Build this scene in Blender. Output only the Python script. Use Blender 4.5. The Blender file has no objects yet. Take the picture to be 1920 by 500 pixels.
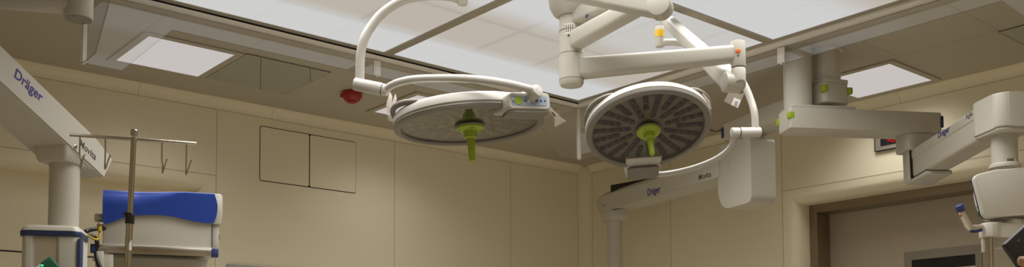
import bpy, bmesh, math, random
from mathutils import Vector, Matrix
random.seed(3)
sc = bpy.context.scene
COL = sc.collection
# ------------------------------------------------------------------ camera (lens solved from the room's edges)
FOC, YAW, PIT, ROL, CYP, CZ = 1847.2, .869316, .0581083, -.00427, 599.68, 1.225
cyw, syw, cpt, spt = math.cos(YAW), math.sin(YAW), math.cos(PIT), math.sin(PIT)
FW = Vector((cyw*cpt, syw*cpt, spt))
_r = Vector((syw, -cyw, 0)); _u = _r.cross(FW)
RT = _r*math.cos(ROL) + _u*math.sin(ROL)
UP = -_r*math.sin(ROL) + _u*math.cos(ROL)
EYE = Vector((0, 0, CZ))
FH = Vector((cyw, syw, 0))           # level forward
RH = _r.copy()                       # level right
Z = Vector((0, 0, 1))
cam = bpy.data.cameras.new('camera'); camo = bpy.data.objects.new('camera', cam); COL.objects.link(camo)
m = Matrix((RT, UP, -FW)).transposed().to_4x4(); m.translation = EYE
camo.matrix_world = m
cam.sensor_width = 36; cam.lens = FOC/1920*36; cam.shift_y = (CYP-250)/1920
cam.clip_start = .02; cam.clip_end = 100
sc.camera = camo

def ray(x, y): return FW + RT*((x-960)/FOC) - UP*((y-CYP)/FOC)
def at(x, y, D): return EYE + ray(x, y)*D
def onz(x, y, z): d = ray(x, y); return EYE + d*((z-CZ)/d.z)
def onx(x, y, X): d = ray(x, y); return EYE + d*(X/d.x)
def ony(x, y, Y): d = ray(x, y); return EYE + d*(Y/d.y)
def rf(r, f, z): return Vector((0, 0, z)) + RH*r + FH*f       # plan position: right, forward of the tripod, height

# ------------------------------------------------------------------ materials
def mat(name, col, rough=.5, metal=0, spec=.5, noise=0, nscale=30, bump=0, coat=0):
    m = bpy.data.materials.new(name); m.use_nodes = True
    nt = m.node_tree; b = nt.nodes['Principled BSDF']
    b.inputs['Base Color'].default_value = (*col, 1); b.inputs['Roughness'].default_value = rough
    b.inputs['Metallic'].default_value = metal; b.inputs['Specular IOR Level'].default_value = spec
    b.inputs['Coat Weight'].default_value = coat
    if noise or bump:
        tc = nt.nodes.new('ShaderNodeTexCoord'); n = nt.nodes.new('ShaderNodeTexNoise')
        n.inputs['Scale'].default_value = nscale; n.inputs['Detail'].default_value = 4
        nt.links.new(tc.outputs['Object'], n.inputs['Vector'])
        if noise:
            mx = nt.nodes.new('ShaderNodeMix'); mx.data_type = 'RGBA'
            mx.inputs[6].default_value = (*[c*(1-noise) for c in col], 1)
            mx.inputs[7].default_value = (*[min(1, c*(1+noise)) for c in col], 1)
            nt.links.new(n.outputs['Fac'], mx.inputs[0]); nt.links.new(mx.outputs[2], b.inputs['Base Color'])
        if bump:
            bp = nt.nodes.new('ShaderNodeBump'); bp.inputs['Strength'].default_value = bump; bp.inputs['Distance'].default_value = .002
            nt.links.new(n.outputs['Fac'], bp.inputs['Height']); nt.links.new(bp.outputs[0], b.inputs['Normal'])
    return m
def emat(name, col, s):
    m = bpy.data.materials.new(name); m.use_nodes = True; nt = m.node_tree
    nt.nodes.clear(); e = nt.nodes.new('ShaderNodeEmission'); o = nt.nodes.new('ShaderNodeOutputMaterial')
    e.inputs[0].default_value = (*col, 1); e.inputs[1].default_value = s
    nt.links.new(e.outputs[0], o.inputs[0]); return m
def glassmat(name, tint, r0=.04, rough=0, boost=1.0, veil=0, veilcol=(.8, .75, .68)):
    """thin clear sheet: see-through with a mirror share that grows towards grazing angles"""
    m = bpy.data.materials.new(name); m.use_nodes = True; nt = m.node_tree; nt.nodes.clear()
    t = nt.nodes.new('ShaderNodeBsdfTransparent'); g = nt.nodes.new('ShaderNodeBsdfGlossy')
    f = nt.nodes.new('ShaderNodeLayerWeight'); mx = nt.nodes.new('ShaderNodeMixShader'); o = nt.nodes.new('ShaderNodeOutputMaterial')
    t.inputs[0].default_value = (*tint, 1); g.inputs['Roughness'].default_value = rough; f.inputs[0].default_value = .5
    pw = nt.nodes.new('ShaderNodeMath'); pw.operation = 'POWER'; pw.inputs[1].default_value = 5
    mu = nt.nodes.new('ShaderNodeMath'); mu.operation = 'MULTIPLY_ADD'; mu.inputs[1].default_value = (1-r0)*boost; mu.inputs[2].default_value = r0*boost; mu.use_clamp = True
    nt.links.new(f.outputs['Facing'], pw.inputs[0]); nt.links.new(pw.outputs[0], mu.inputs[0]); nt.links.new(mu.outputs[0], mx.inputs[0])
    base = t
    if veil:
        d = nt.nodes.new('ShaderNodeBsdfDiffuse'); d.inputs[0].default_value = (*veilcol, 1)
        m2 = nt.nodes.new('ShaderNodeMixShader'); m2.inputs[0].default_value = veil
        nt.links.new(t.outputs[0], m2.inputs[1]); nt.links.new(d.outputs[0], m2.inputs[2]); base = m2
    nt.links.new(base.outputs[0], mx.inputs[1]); nt.links.new(g.outputs[0], mx.inputs[2])
    nt.links.new(mx.outputs[0], o.inputs[0]); return m

LIT = .62
M = dict(
  wall=mat('wall_laminate', (.80, .73, .55), .45, noise=.03, nscale=3, spec=.35),
  seam=mat('panel_seam', (.53, .47, .34), .7),
  ceil=mat('ceiling_paint', (.46, .417, .33), .6, noise=.02, nscale=4),
  ceilseam=mat('ceiling_seam', (.46, .41, .32), .7),
  floor=mat('floor_vinyl', (.40, .365, .31), .35, noise=.08, nscale=20),
  white=mat('enamel_white', (.52, .492, .43), .38, noise=.015, nscale=6),
  lampwhite=mat('lamp_white', (.50, .475, .43), .35, noise=.015, nscale=6),
  shell=mat('device_shell', (.55, .52, .455), .42, noise=.015, nscale=8),
  grey=mat('rim_grey', (.20, .182, .155), .45, noise=.03, nscale=12),
  dgrey=mat('dark_grey', (.10, .09, .08), .5, noise=.05, nscale=20),
  black=mat('black_plastic', (.012, .011, .01), .35, noise=.1, nscale=20),
  gap=mat('black_gap', (.012, .010, .008), .8),
  alu=mat('aluminium', (.62, .57, .50), .38, metal=.7, noise=.03, nscale=40),
  rail=mat('dark_rail', (.36, .32, .25), .5, metal=.1, noise=.04, nscale=40),
  boardgrey=mat('board_grey', (.36, .36, .345), .5, noise=.03, nscale=20),
  raillit=mat('lit_rail', (.90, .86, .80), .4, noise=.02, nscale=30),
  post=mat('anodised_post', (.84, .79, .73), .3, metal=.45, noise=.03, nscale=40),
  steel=mat('brushed_steel', (.50, .45, .38), .26, metal=1, noise=.06, nscale=60),
  doorsteel=mat('door_steel', (.30, .235, .155), .35, metal=.75, noise=.12, nscale=14),
  leaf=mat('door_leaf', (.43, .37, .285), .5, noise=.03, nscale=5),
  winframe=mat('window_frame', (.25, .22, .18), .5, noise=.03, nscale=10),
  vent=mat('vent_panel', (.44, .45, .41), .03, metal=.5, noise=.02, nscale=6),
  blue=mat('blue_shell', (.0125, .048, .30), .34, noise=.03, nscale=8, coat=.2),
  hblue=mat('handle_blue', (.025, .038, .15), .45, noise=.05, nscale=30),
  navy=mat('navy_trim', (.018, .032, .10), .4, noise=.05, nscale=20),
  ink=mat('logo_blue', (.035, .02, .22), .5, noise=.05, nscale=50),
  print=mat('print_grey', (.09, .08, .075), .6, noise=.05, nscale=50),
  lime=mat('lime_plastic', (.32, .43, .025), .45, noise=.04, nscale=30),
  orange=mat('orange_plastic', (.75, .16, .02), .45, noise=.04, nscale=30),
  yellow=mat('yellow_band', (.70, .42, .01), .5, noise=.04, nscale=30),
  ycable=mat('yellow_cable', (.50, .36, .02), .5, noise=.04, nscale=30),
  red=mat('red_plastic', (.33, .022, .012), .35, noise=.06, nscale=30),
  reflector=mat('lamp_reflector', (.21, .185, .165), .6, spec=.15, noise=.03, nscale=20),
  slot=mat('lamp_slot', (.085, .074, .066), .45, spec=.2, noise=.06, nscale=40),
  lens=mat('lamp_lens', (.006, .006, .007), .15, noise=.1, nscale=60),
  paper=mat('paper_white', (.80, .74, .69), .7, noise=.04, nscale=60),
  strip=mat('panel_blue', (.30, .36, .47), .45, noise=.03, nscale=30),
  green=mat('circuit_green', (.012, .12, .06), .4, noise=.3, nscale=80),
  skin=mat('skin', (.52, .29, .20), .5, noise=.08, nscale=60, bump=.1),
  scrub=mat('scrub_cloth', (.05, .15, .13), .85, noise=.08, nscale=120, bump=.2),
  cap=mat('cap_cloth', (.10, .22, .22), .9, noise=.08, nscale=120),
  tablet=mat('black_case', (.015, .014, .013), .5, noise=.1, nscale=40),
  glass=glassmat('skirt_glass', (.985, .985, .975), .11, 0, 1.0),
  edge=mat('glass_edge', (.22, .235, .20), .2, noise=.05, nscale=20),
  cover=glassmat('lamp_cover', (.92, .90, .87), .022, 0, 1.0),
  pane=mat('dark_pane', (.004, .0035, .003), .45, noise=.1, nscale=10),
  sleeve=glassmat('clear_sleeve', (.93, .92, .90), .05, .1, 1.0, .22),
  panel_light=None, led=emat('led_red', (1, .012, .01), .62), ledg=emat('led_green', (.08, 1, .35), 1.4),
)
M['panel_light'] = emat('panel_light', (1, .93, .90), LIT*.92)
# back-lit diffuser of the airflow ceiling: bright over its tubes, dimmer between them
dm = bpy.data.materials.new('airflow_diffuser'); dm.use_nodes = True; nt = dm.node_tree; nt.nodes.clear()
geo = nt.nodes.new('ShaderNodeNewGeometry'); sep = nt.nodes.new('ShaderNodeSeparateXYZ'); nt.links.new(geo.outputs['Position'], sep.inputs[0])
def rng(src, a, b, c=0, d=1):
    n = nt.nodes.new('ShaderNodeMapRange'); n.interpolation_type = 'SMOOTHSTEP'
    for i, v in zip((1, 2, 3, 4), (a, b, c, d)): n.inputs[i].default_value = v
    nt.links.new(src, n.inputs[0]); return n.outputs[0]
def mth(op, a, b=None, c=None):
    n = nt.nodes.new('ShaderNodeMath'); n.operation = op
    for i, v in enumerate((a, b, c)):
        if v is None: continue
        if isinstance(v, (int, float)): n.inputs[i].default_value = v
        else: nt.links.new(v, n.inputs[i])
    return n.outputs[0]
pX, pY = sep.outputs[0], sep.outputs[1]
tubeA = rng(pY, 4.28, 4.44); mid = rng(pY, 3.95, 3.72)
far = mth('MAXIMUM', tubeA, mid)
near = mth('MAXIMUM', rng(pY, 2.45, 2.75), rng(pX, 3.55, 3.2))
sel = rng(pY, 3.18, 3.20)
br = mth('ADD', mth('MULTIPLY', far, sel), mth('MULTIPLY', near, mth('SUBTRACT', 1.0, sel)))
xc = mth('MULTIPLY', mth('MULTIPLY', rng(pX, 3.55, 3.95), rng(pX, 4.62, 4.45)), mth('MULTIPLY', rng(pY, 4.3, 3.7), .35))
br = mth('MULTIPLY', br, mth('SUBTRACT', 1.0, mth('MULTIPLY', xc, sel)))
# soft darker seams between the filter tiles, dimmed in the emission
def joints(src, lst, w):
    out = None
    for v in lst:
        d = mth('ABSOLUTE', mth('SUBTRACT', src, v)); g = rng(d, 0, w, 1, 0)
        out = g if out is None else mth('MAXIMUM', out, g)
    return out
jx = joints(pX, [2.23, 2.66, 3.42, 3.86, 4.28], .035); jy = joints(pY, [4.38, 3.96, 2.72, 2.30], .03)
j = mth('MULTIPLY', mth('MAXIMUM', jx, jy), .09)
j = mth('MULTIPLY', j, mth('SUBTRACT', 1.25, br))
cr = nt.nodes.new('ShaderNodeMix'); cr.data_type = 'RGBA'
cr.inputs[6].default_value = (.81, .735, .63, 1); cr.inputs[7].default_value = (1, 1, .99, 1); nt.links.new(br, cr.inputs[0])
em = nt.nodes.new('ShaderNodeEmission'); ou = nt.nodes.new('ShaderNodeOutputMaterial')
nt.links.new(cr.outputs[2], em.inputs[0])
nt.links.new(mth('MULTIPLY', mth('SUBTRACT', 1.0, j), LIT), em.inputs[1]); nt.links.new(em.outputs[0], ou.inputs[0])
M['diff'] = dm

# ------------------------------------------------------------------ mesh builder
class MB:
    def __init__(s): s.bm = bmesh.new(); s.mi = 0
    def face(s, vs):
        try: f = s.bm.faces.new(vs); f.material_index = s.mi; return f
        except ValueError: return None
    def quad(s, pts): return s.face([s.bm.verts.new(p) for p in pts])
    def _bev(s, geom_verts, w, seg=2, fn=None):
        es = set()
        for v in geom_verts:
            for e in v.link_edges: es.add(e)
        es = [e for e in es if (fn is None or fn(e))]
        r = bmesh.ops.bevel(s.bm, geom=es, offset=w, segments=seg, affect='EDGES', profile=.5, clamp_overlap=True)
        for f in r['faces']: f.material_index = s.mi
    def box(s, c, ax, half, bev=0, seg=2):
        c = Vector(c); vs = []
        for i in (-1, 1):
            for j in (-1, 1):
                for k in (-1, 1):
                    vs.append(s.bm.verts.new(c + ax[0]*(i*half[0]) + ax[1]*(j*half[1]) + ax[2]*(k*half[2])))
        for q in ((0,1,3,2),(4,6,7,5),(0,4,5,1),(2,3,7,6),(0,2,6,4),(1,5,7,3)): s.face([vs[i] for i in q])
        if bev: s._bev(vs, bev, seg)
        return s
    def abox(s, lo, hi, bev=0, seg=2):
        lo, hi = Vector(lo), Vector(hi)
        return s.box((lo+hi)/2, AX, [(hi[i]-lo[i])/2 for i in range(3)], bev, seg)
    def loft(s, secs, cap=True, closed=True):
        rows = [[s.bm.verts.new(p) for p in sec] for sec in secs]
        n = len(rows[0])
        for a, b in zip(rows, rows[1:]):
            for i in range(n if closed else n-1):
                s.face([a[i], a[(i+1) % n], b[(i+1) % n], b[i]])
        if cap and closed: s.face(rows[0][::-1]); s.face(rows[-1])
        return rows
    def prism(s, pts, vec, bev=0, seg=2):
        a = [s.bm.verts.new(Vector(p)) for p in pts]; b = [s.bm.verts.new(Vector(p)+vec) for p in pts]
        n = len(a); s.face(a[::-1]); s.face(b)
        for i in range(n): s.face([a[i], a[(i+1) % n], b[(i+1) % n], b[i]])
        if bev: s._bev(a+b, bev, seg)
        return s
    def lathe(s, o, axis, prof, n=32, capa=True, capb=True):
        o = Vector(o); axis = Vector(axis).normalized(); e1 = axis.orthogonal().normalized(); e2 = axis.cross(e1)
        rows = []
        for r, h in prof:
            rows.append([s.bm.verts.new(o + axis*h + (e1*math.cos(2*math.pi*i/n)+e2*math.sin(2*math.pi*i/n))*max(r, 1e-5)) for i in range(n)])
        for a, b in zip(rows, rows[1:]):
            for i in range(n): s.face([a[i], a[(i+1) % n], b[(i+1) % n], b[i]])
        if capa: s.face(rows[0][::-1])
        if capb: s.face(rows[-1])
        return s
    def cyl(s, p0, p1, r, r1=None, n=24, bev=0):
        p0, p1 = Vector(p0), Vector(p1); L = (p1-p0).length; r1 = r if r1 is None else r1
        if bev: pr = [(r-bev, 0), (r-bev*.3, bev*.3), (r, bev), (r1, L-bev), (r1-bev*.3, L-bev*.3), (r1-bev, L)]
        else: pr = [(r, 0), (r1, L)]
        return s.lathe(p0, p1-p0, pr, n)
    def tube(s, pts, r, n=14, cap=True, flat=None):
        pts = [Vector(p) for p in pts]; rs = r if isinstance(r, (list, tuple)) else [r]*len(pts)
        t0 = (pts[1]-pts[0]).normalized(); u = t0.orthogonal().normalized(); secs = []
        for i, p in enumerate(pts):
            t = (pts[min(i+1, len(pts)-1)] - pts[max(i-1, 0)]).normalized()
            u = (u - t*u.dot(t)).normalized(); v = t.cross(u)
            secs.append([p + (u*math.cos(2*math.pi*k/n) + v*math.sin(2*math.pi*k/n))*rs[i] for k in range(n)])
        s.loft(secs, cap); return s
AX = (Vector((1, 0, 0)), Vector((0, 1, 0)), Vector((0, 0, 1)))
def spline(P, k=8):
    P = [Vector(p) for p in P]; Q = [P[0]*2-P[1]] + P + [P[-1]*2-P[-2]]; out = []
    for i in range(1, len(Q)-2):
        a, b, c, d = Q[i-1:i+3]
        for j in range(k):
            t = j/k
            out.append(.5*((2*b)+(c-a)*t+(2*a-5*b+4*c-d)*t*t+(-a+3*b-3*c+d)*t**3))
    out.append(P[-1]); return out
def rrect(w, h, r, n=4):
    out = []
    for cx, cy, a0 in ((w/2-r, h/2-r, 0), (-w/2+r, h/2-r, 90), (-w/2+r, -h/2+r, 180), (w/2-r, -h/2+r, 270)):
        for i in range(n+1):
            a = math.radians(a0+90*i/n); out.append((cx+r*math.cos(a), cy+r*math.sin(a)))
    return out
def beam(mb, p0, p1, w, h, r, w1=None, h1=None, up=Z, n=4, ends=0):
    """rounded rectangular bar from p0 to p1; w sideways, h along up"""
    p0, p1 = Vector(p0), Vector(p1); t = (p1-p0).normalized(); sd = t.cross(up).normalized(); uu = sd.cross(t)
    w1 = w1 or w; h1 = h1 or h; secs = []
    L = (p1-p0).length
    st = [(0, 1)] if not ends else [(0, .9), (ends/L*.3, .97), (ends/L, 1)]
    st += [(1-a, b) for a, b in st[::-1]]
    for q, k in st:
        ww = (w+(w1-w)*q)*k; hh = (h+(h1-h)*q)*k
        secs.append([p0+(p1-p0)*q+sd*a+uu*b for a, b in rrect(ww, hh, r*k, n)])
    mb.loft(secs); return mb

# ------------------------------------------------------------------ objects
ORG = {}
def thing(name, label, cat, loc, group=None):
    o = bpy.data.objects.new(name, None); COL.objects.link(o); o.location = loc; o.empty_display_size = .05
    o['label'] = label; o['category'] = cat
    if group: o['group'] = group
    ORG[o.name] = Vector(loc); return o
def obj(name, mb, mats, parent=None, smooth=35, label=None, cat=None, group=None, kind=None):
    bm = mb.bm
    bmesh.ops.recalc_face_normals(bm, faces=bm.faces[:])
    if parent is not None: org = ORG[parent.name]
    else:
        xs = [v.co for v in bm.verts]
        org = Vector(((min(v.x for v in xs)+max(v.x for v in xs))/2, (min(v.y for v in xs)+max(v.y for v in xs))/2, min(v.z for v in xs)))
    for v in bm.verts: v.co -= org
    me = bpy.data.meshes.new(name); bm.to_mesh(me); bm.free()
    for k in (mats if isinstance(mats, (list, tuple)) else [mats]): me.materials.append(M[k])
    o = bpy.data.objects.new(name, me); COL.objects.link(o)
    if parent is not None: o.parent = parent
    else: o.location = org
    ORG[o.name] = org
    if smooth:
        me.polygons.foreach_set('use_smooth', [True]*len(me.polygons)); me.set_sharp_from_angle(angle=math.radians(smooth))
    if label: o['label'] = label
    if cat: o['category'] = cat
    if group: o['group'] = group
    if kind: o['kind'] = kind
    return o
def st(name, mb, mats, smooth=35): return obj(name, mb, mats, None, smooth, kind='structure')
def text(body, c, xd, yd, size, mk, parent, width=None, name='lettering', bold=0, extr=.0006, label=None):
    cu = bpy.data.curves.new('t', 'FONT'); cu.body = body; cu.align_x = 'CENTER'; cu.align_y = 'CENTER'; cu.offset = bold; cu.extrude = .02
    tmp = bpy.data.objects.new('t', cu); COL.objects.link(tmp)
    dg = bpy.context.evaluated_depsgraph_get(); me = bpy.data.meshes.new_from_object(tmp.evaluated_get(dg))
    bpy.data.objects.remove(tmp); bpy.data.curves.remove(cu)
    xs = [v.co.x for v in me.vertices]; ys = [v.co.y for v in me.vertices]
    x0, x1, y0, y1 = min(xs), max(xs), min(ys), max(ys)
    sy = size/.7; sx = sy if width is None else width/(x1-x0)
    xd = Vector(xd).normalized(); yd = Vector(yd); yd = (yd-xd*yd.dot(xd)).normalized(); nd = xd.cross(yd)
    org = ORG[parent.name]
    for v in me.vertices:
        v.co = Vector(c)+xd*((v.co.x-(x0+x1)/2)*sx)+yd*((v.co.y-(y0+y1)/2)*sy)+nd*(v.co.z/.02*extr) - org
    me.name = name; me.materials.clear(); me.materials.append(M[mk])
    o = bpy.data.objects.new(name, me); COL.objects.link(o); o.parent = parent; ORG[o.name] = org
    if label: o['label'] = label
    return o

# ================================================================== SETTING
CE = 3.1; YA = 6.2725; XB = 6.163; XL = -.8; YF = -.8; TH = .12
# ceiling
mb = MB(); mb.abox((XL-TH, YF-TH, CE), (XB+.5, YA+.5, CE+.12)); 
mb.mi = 1
for x in (1.28, 1.86, 2.42, 3.0, 3.6, 4.2): mb.abox((x-.006, 4.86, CE-.0012), (x+.006, 5.25, CE))
for y0, y1, x in ((2.30, 2.87, 5.43), (1.0, 1.70, 5.43)): mb.abox((x-.004, y0, CE-.0012), (x+.004, y1, CE))
for y in (2.885, 2.31, 1.70): mb.abox((4.74, y-.006, CE-.0012), (5.43, y+.006, CE))
st('ceiling', mb, ['ceil', 'ceilseam'], 0)
mb = MB(); mb.abox((XL-TH, YF-TH, -.1), (XB+.6, YA+.6, 0)); st('floor', mb, 'floor', 0)

def rect_wall_hole(mb, P, Uv, Vv, Nv, u0, u1, v0, v1, hu0, hu1, hv1, r=0):
    """wall face with a hole standing on the floor, filleted edge r, thickness TH behind"""
    def q(u, v, n=0): return P+Uv*u+Vv*v+Nv*n
    mb.quad([q(u0, v0), q(hu0, v0), q(hu0, v1), q(u0, v1)])
    mb.quad([q(hu1, v0), q(u1, v0), q(u1, v1), q(hu1, v1)])
    mb.quad([q(hu0, hv1), q(hu1, hv1), q(hu1, v1), q(hu0, v1)])
# wall A (back wall, panelled, with a rounded recess on its left)
o0 = Vector((0, YA, 0))
mb = MB(); X1 = .55; X2 = 2.706; ZT = 2.585; RR = .10; YD = YA+.185
rect_wall_hole(mb, o0, AX[0], AX[2], AX[1], XL, XB-.09, 0, CE, X1, X2, ZT)
def recess(mb, P, Uv, Nv, u0, u1, zt, r, depth, n=6):
    """rounded-edge portal: returns inner edges"""
    secs = []
    for i in range(n+1):
        a = math.radians(90*i/n); k = r*(1-math.cos(a)); d = r*math.sin(a)   # quarter round
        k = r*math.sin(a) if False else r*(1-math.cos(a)); 
        secs.append((r*(math.sin(a)), r*(1-math.cos(a))))
    # (inset, depth): convex fillet, tangent to wall first then to the reveal
    secs = [(r*math.sin(math.radians(90*i/n)), r*(1-math.cos(math.radians(90*i/n)))) for i in range(n+1)] + [(r, depth)]
    rows = []
    for ins, dp in secs:
        rows.append([P+Uv*(u0+ins)+Nv*dp, P+Uv*(u0+ins)+Z*(zt-ins)+Nv*dp, P+Uv*(u1-ins)+Z*(zt-ins)+Nv*dp, P+Uv*(u1-ins)+Nv*dp])
    mb.loft(rows, cap=False, closed=False)
recess(mb, o0, AX[0], AX[1], X1, X2, ZT, RR, .185)
mb.quad([Vector((X1+RR, YD, 0)), Vector((X2-RR, YD, 0)), Vector((X2-RR, YD, ZT-RR)), Vector((X1+RR, YD, ZT-RR))])
mb.mi = 1
e = .0008
for x, za, zb in ((2.708, 0, 3.03), (4.13, 0, 3.03), (5.288, 0, 3.03)): mb.abox((x-.003, YA-e, za), (x+.003, YA, zb))
mb.abox((XL, YA-e, ZT-.003), (X2, YA, ZT+.003))
mb.mi = 2
mb.abox((X1+RR, YD-.002, 1.994), (2.2, YD, 2.002))
st('wall_back', mb, ['wall', 'seam', 'gap'], 40)
# wall B (right wall with sliding door)
mb = MB(); YJ = 4.205; YR = 2.05; XD = .19
oB = Vector((XB, 0, 0))
rect_wall_hole(mb, oB, AX[1], AX[2], AX[0], YF, YA-.09, 0, CE, YR, YJ, ZT)
recess(mb, oB, AX[1], AX[0], YR, YJ, ZT, RR, XD)
mb.mi = 1
for y in (5.277,): mb.abox((XB-e, y-.003, 0), (XB, y+.003, 3.03))
mb.abox((XB-e, YJ-.003, 0), (XB, YJ+.003, 3.03)); mb.abox((XB-e, YR, ZT-.003), (XB, YJ, ZT+.003))
st('wall_right', mb, ['wall', 'seam'], 40)
mb = MB(); mb.abox((XL-TH, YF-TH, 0), (XL, YA+.3, CE)); st('wall_left', mb, 'wall', 0)
mb = MB(); mb.abox((XL, YF-TH, 0), (XB+.3, YF, CE)); st('wall_front', mb, 'wall', 0)
# coved cornice and rounded corner
def cove(P, Uv, Nv, L, r, joints):
    mb = MB(); n = 8; secs = []
    for u in (0, L):
        sec = [P+Uv*u+Z*CE, P+Uv*u+Z*(CE-r)]
        for i in range(n+1):
            a = math.radians(90*i/n)
            sec.append(P+Uv*u+Nv*(r*(1-math.cos(a)))+Z*(CE-r+r*math.sin(a)))
        secs.append(sec)
    mb.loft(secs); mb.mi = 1
    mb.box(P+Uv*(L/2)+Nv*.0006+Z*(CE-r), (Uv, Nv, Z), (L/2, .0008, .0022))
    for u in joints:
        pts = []
        for i in range(n+1):
            a = math.radians(90*i/n); pts.append(P+Uv*u+Nv*(r*(1-math.cos(a)))+Z*(CE-r+r*math.sin(a)))
        mb.tube(pts, .0016, 5)
    return mb
st('trim_1', cove(Vector((XL, YA, 0)), AX[0], -AX[1], XB-.08-XL, .067, (2.18-XL, 3.105-XL, 4.9-XL)), ['wall', 'seam'], 50)
st('trim_2', cove(Vector((XB, YF, 0)), AX[1], -AX[0], YA-.08-YF, .062, (3.271-YF, 1.9-YF)), ['wall', 'seam'], 50)
mb = MB(); secs = []
for z in (0, CE):
    sec = [Vector((XB+.01, YA+.01, z)), Vector((XB-.09, YA, z))]
    for i in range(9):
        a = math.radians(90*i/8); sec.append(Vector((XB-.09+.09*math.sin(a), YA-.09+.09*math.cos(a), z)))
    secs.append(sec)
mb.loft(secs); mb.mi = 1
mb.abox((XB-.093, YA-e, 0), (XB-.088, YA, CE-.07)); mb.abox((XB-e, YA-.093, 0), (XB, YA-.088, CE-.07))
st('trim_3', mb, ['wall', 'seam'], 50)

# sliding door with its steel frame
XF = XB+XD; YO = YJ-RR; ZO = ZT-RR; YI = YR+RR; fw = .064; XDL = XF+.165
fr = MB()
fr.abox((XF, YO-fw, 0), (XF+.17, YO, ZO)); fr.abox((XF, YI, 0), (XF+.17, YI+fw, ZO)); fr.abox((XF, YI+fw, ZO-.06), (XF+.17, YO-fw, ZO))
dr = thing('door_1', 'flat beige sliding door with narrow dark window in steel frame on right wall', 'door', (XDL, (YO+YI)/2, 0))
dr['kind'] = 'structure'
obj('door_frame', fr, 'doorsteel', dr, 0, label='brown brushed steel door frame')
mb = MB(); mb.abox((XDL, YI+fw-.01, .005), (XDL+.05, YO-fw+.01, ZO-.05)); lf = obj('door_leaf', mb, 'leaf', dr, 0)
w0 = onx(1695.8, 473.4, XDL); w1 = onx(1841.5, 458.3, XDL); g0 = onx(1710.5, 487.3, XDL); g1 = onx(1829.5, 475.6, XDL)
mb = MB(); zt = (w0.z+w1.z)/2; zg = (g0.z+g1.z)/2
x0 = XDL-.008
for lo, hi in (((w1.y, zg), (w0.y, zt)), ((w1.y, 1.2), (g1.y, zg)), ((g0.y, 1.2), (w0.y, zg)), ((w1.y, 1.14), (w0.y, 1.2))):
    mb.abox((x0, lo[0], lo[1]), (XDL, hi[0], hi[1]))
obj('window_frame', mb, 'winframe', dr, 0, label='grey metal frame of the door window')
mb = MB(); mb.abox((XDL-.003, g1.y, 1.2), (XDL-.001, g0.y, zg)); obj('window_pane', mb, 'pane', dr, 0, label='dark window pane')
mb = MB(); q0 = onx(1829, 497.2, XDL); mb.abox((XDL-.006, g1.y, q0.z-.02), (XDL-.0035, g0.y-.03, q0.z)); obj('pane_bar', mb, 'alu', dr, 0, label='thin pale bar across the dark pane')  # thin pale line across the pane

# ================================================================== CEILING FITTINGS
def ceiling_light(x0, x1, y0, y1, lab, fx=.042):
    t = thing('ceiling_light', lab, 'light', ((x0+x1)/2, (y0+y1)/2, CE), 'square ceiling light panels')
    mb = MB(); z0, z1 = CE-.010, CE-.0005
    mb.abox((x0, y0, z0), (x1, y0+fx, z1), .002, 1); mb.abox((x0, y1-fx, z0), (x1, y1, z1), .002, 1)
    mb.abox((x0, y0+fx, z0), (x0+fx, y1-fx, z1), .002, 1); mb.abox((x1-fx, y0+fx, z0), (x1, y1-fx, z1), .002, 1)
    obj('light_frame', mb, 'ceil', t, 0)
    mb = MB(); mb.abox((x0+fx, y0+fx, CE-.006), (x1-fx, y1-fx, CE-.0005)); obj('diffuser', mb, 'panel_light', t, 0, label='glowing white diffuser')
    return t
ceiling_light(1.856, 2.436, 5.262, 5.884, 'lit square ceiling panel at the left, beside the shiny grey vent panel')
ceiling_light(3.630, 4.21, 5.262, 5.884, 'lit square ceiling panel half hidden behind the left surgical lamp')
ceiling_light(5.440, 6.048, 2.93, 3.53, 'lit square ceiling panel at the right, beside the ceiling supply columns')
ceiling_light(1.90, 2.50, .10, .70, 'added lit ceiling panel, unseen on the near side behind the camera, left')  # unseen near and left panels, added to brighten the room
ceiling_light(3.63, 4.23, .10, .70, 'added lit ceiling panel, unseen on the near side behind the camera, right')
ceiling_light(-.10, .50, 2.9, 3.5, 'added lit ceiling panel, unseen beyond the left edge')
def vent(x0, x1, y0, y1, lab):
    t = thing('ceiling_vent', lab, 'vent', ((x0+x1)/2, (y0+y1)/2, CE), 'shiny grey ceiling vent panels')
    mb = MB(); mb.abox((x0, y0, CE-.004), (x1, y1, CE-.0003)); obj('gap_frame', mb, 'gap', t, 0, label='thin black gap round the panel')
    mb = MB(); mb.abox((x0-.004, y0-.004, CE-.007), (x1-.007, y1-.007, CE-.0041)); obj('panel', mb, 'vent', t, 0)
vent(2.446, 2.995, 5.258, 5.852, 'shiny grey square vent panel in the ceiling, right of the left light panel')
vent(5.447, 6.03, 1.70, 2.317, 'shiny grey vent panel in the ceiling at the top right edge')

# red alarm beacon
p = onz(660, 172, CE); t = thing('alarm_beacon', 'round red alarm beacon on the ceiling under the left lamp tube', 'alarm', (p.x, p.y, CE))
mb = MB(); mb.lathe((p.x, p.y, CE), -Z, [(.062, 0), (.062, .012)], 28); obj('base', mb, 'red', t)
mb = MB(); mb.lathe((p.x, p.y, CE), -Z, [(.066, .012), (.066, .034), (.058, .046), (.050, .058), (.044, .064), (.0, .066)], 28)
for k in range(3):
    a = k*2.1+.4; c = Vector((p.x+.06*math.cos(a), p.y+.06*math.sin(a), CE-.026)); mb.box(c, (Vector((math.cos(a), math.sin(a), 0)), Vector((-math.sin(a), math.cos(a), 0)), Z), (.016, .012, .012), .003)
obj('dome', mb, 'red', t)
mb = MB(); mb.lathe((p.x, p.y, CE), -Z, [(.03, .064), (.03, .072), (.02, .078), (0, .079)], 20); obj('lens', mb, 'red', t)

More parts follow.
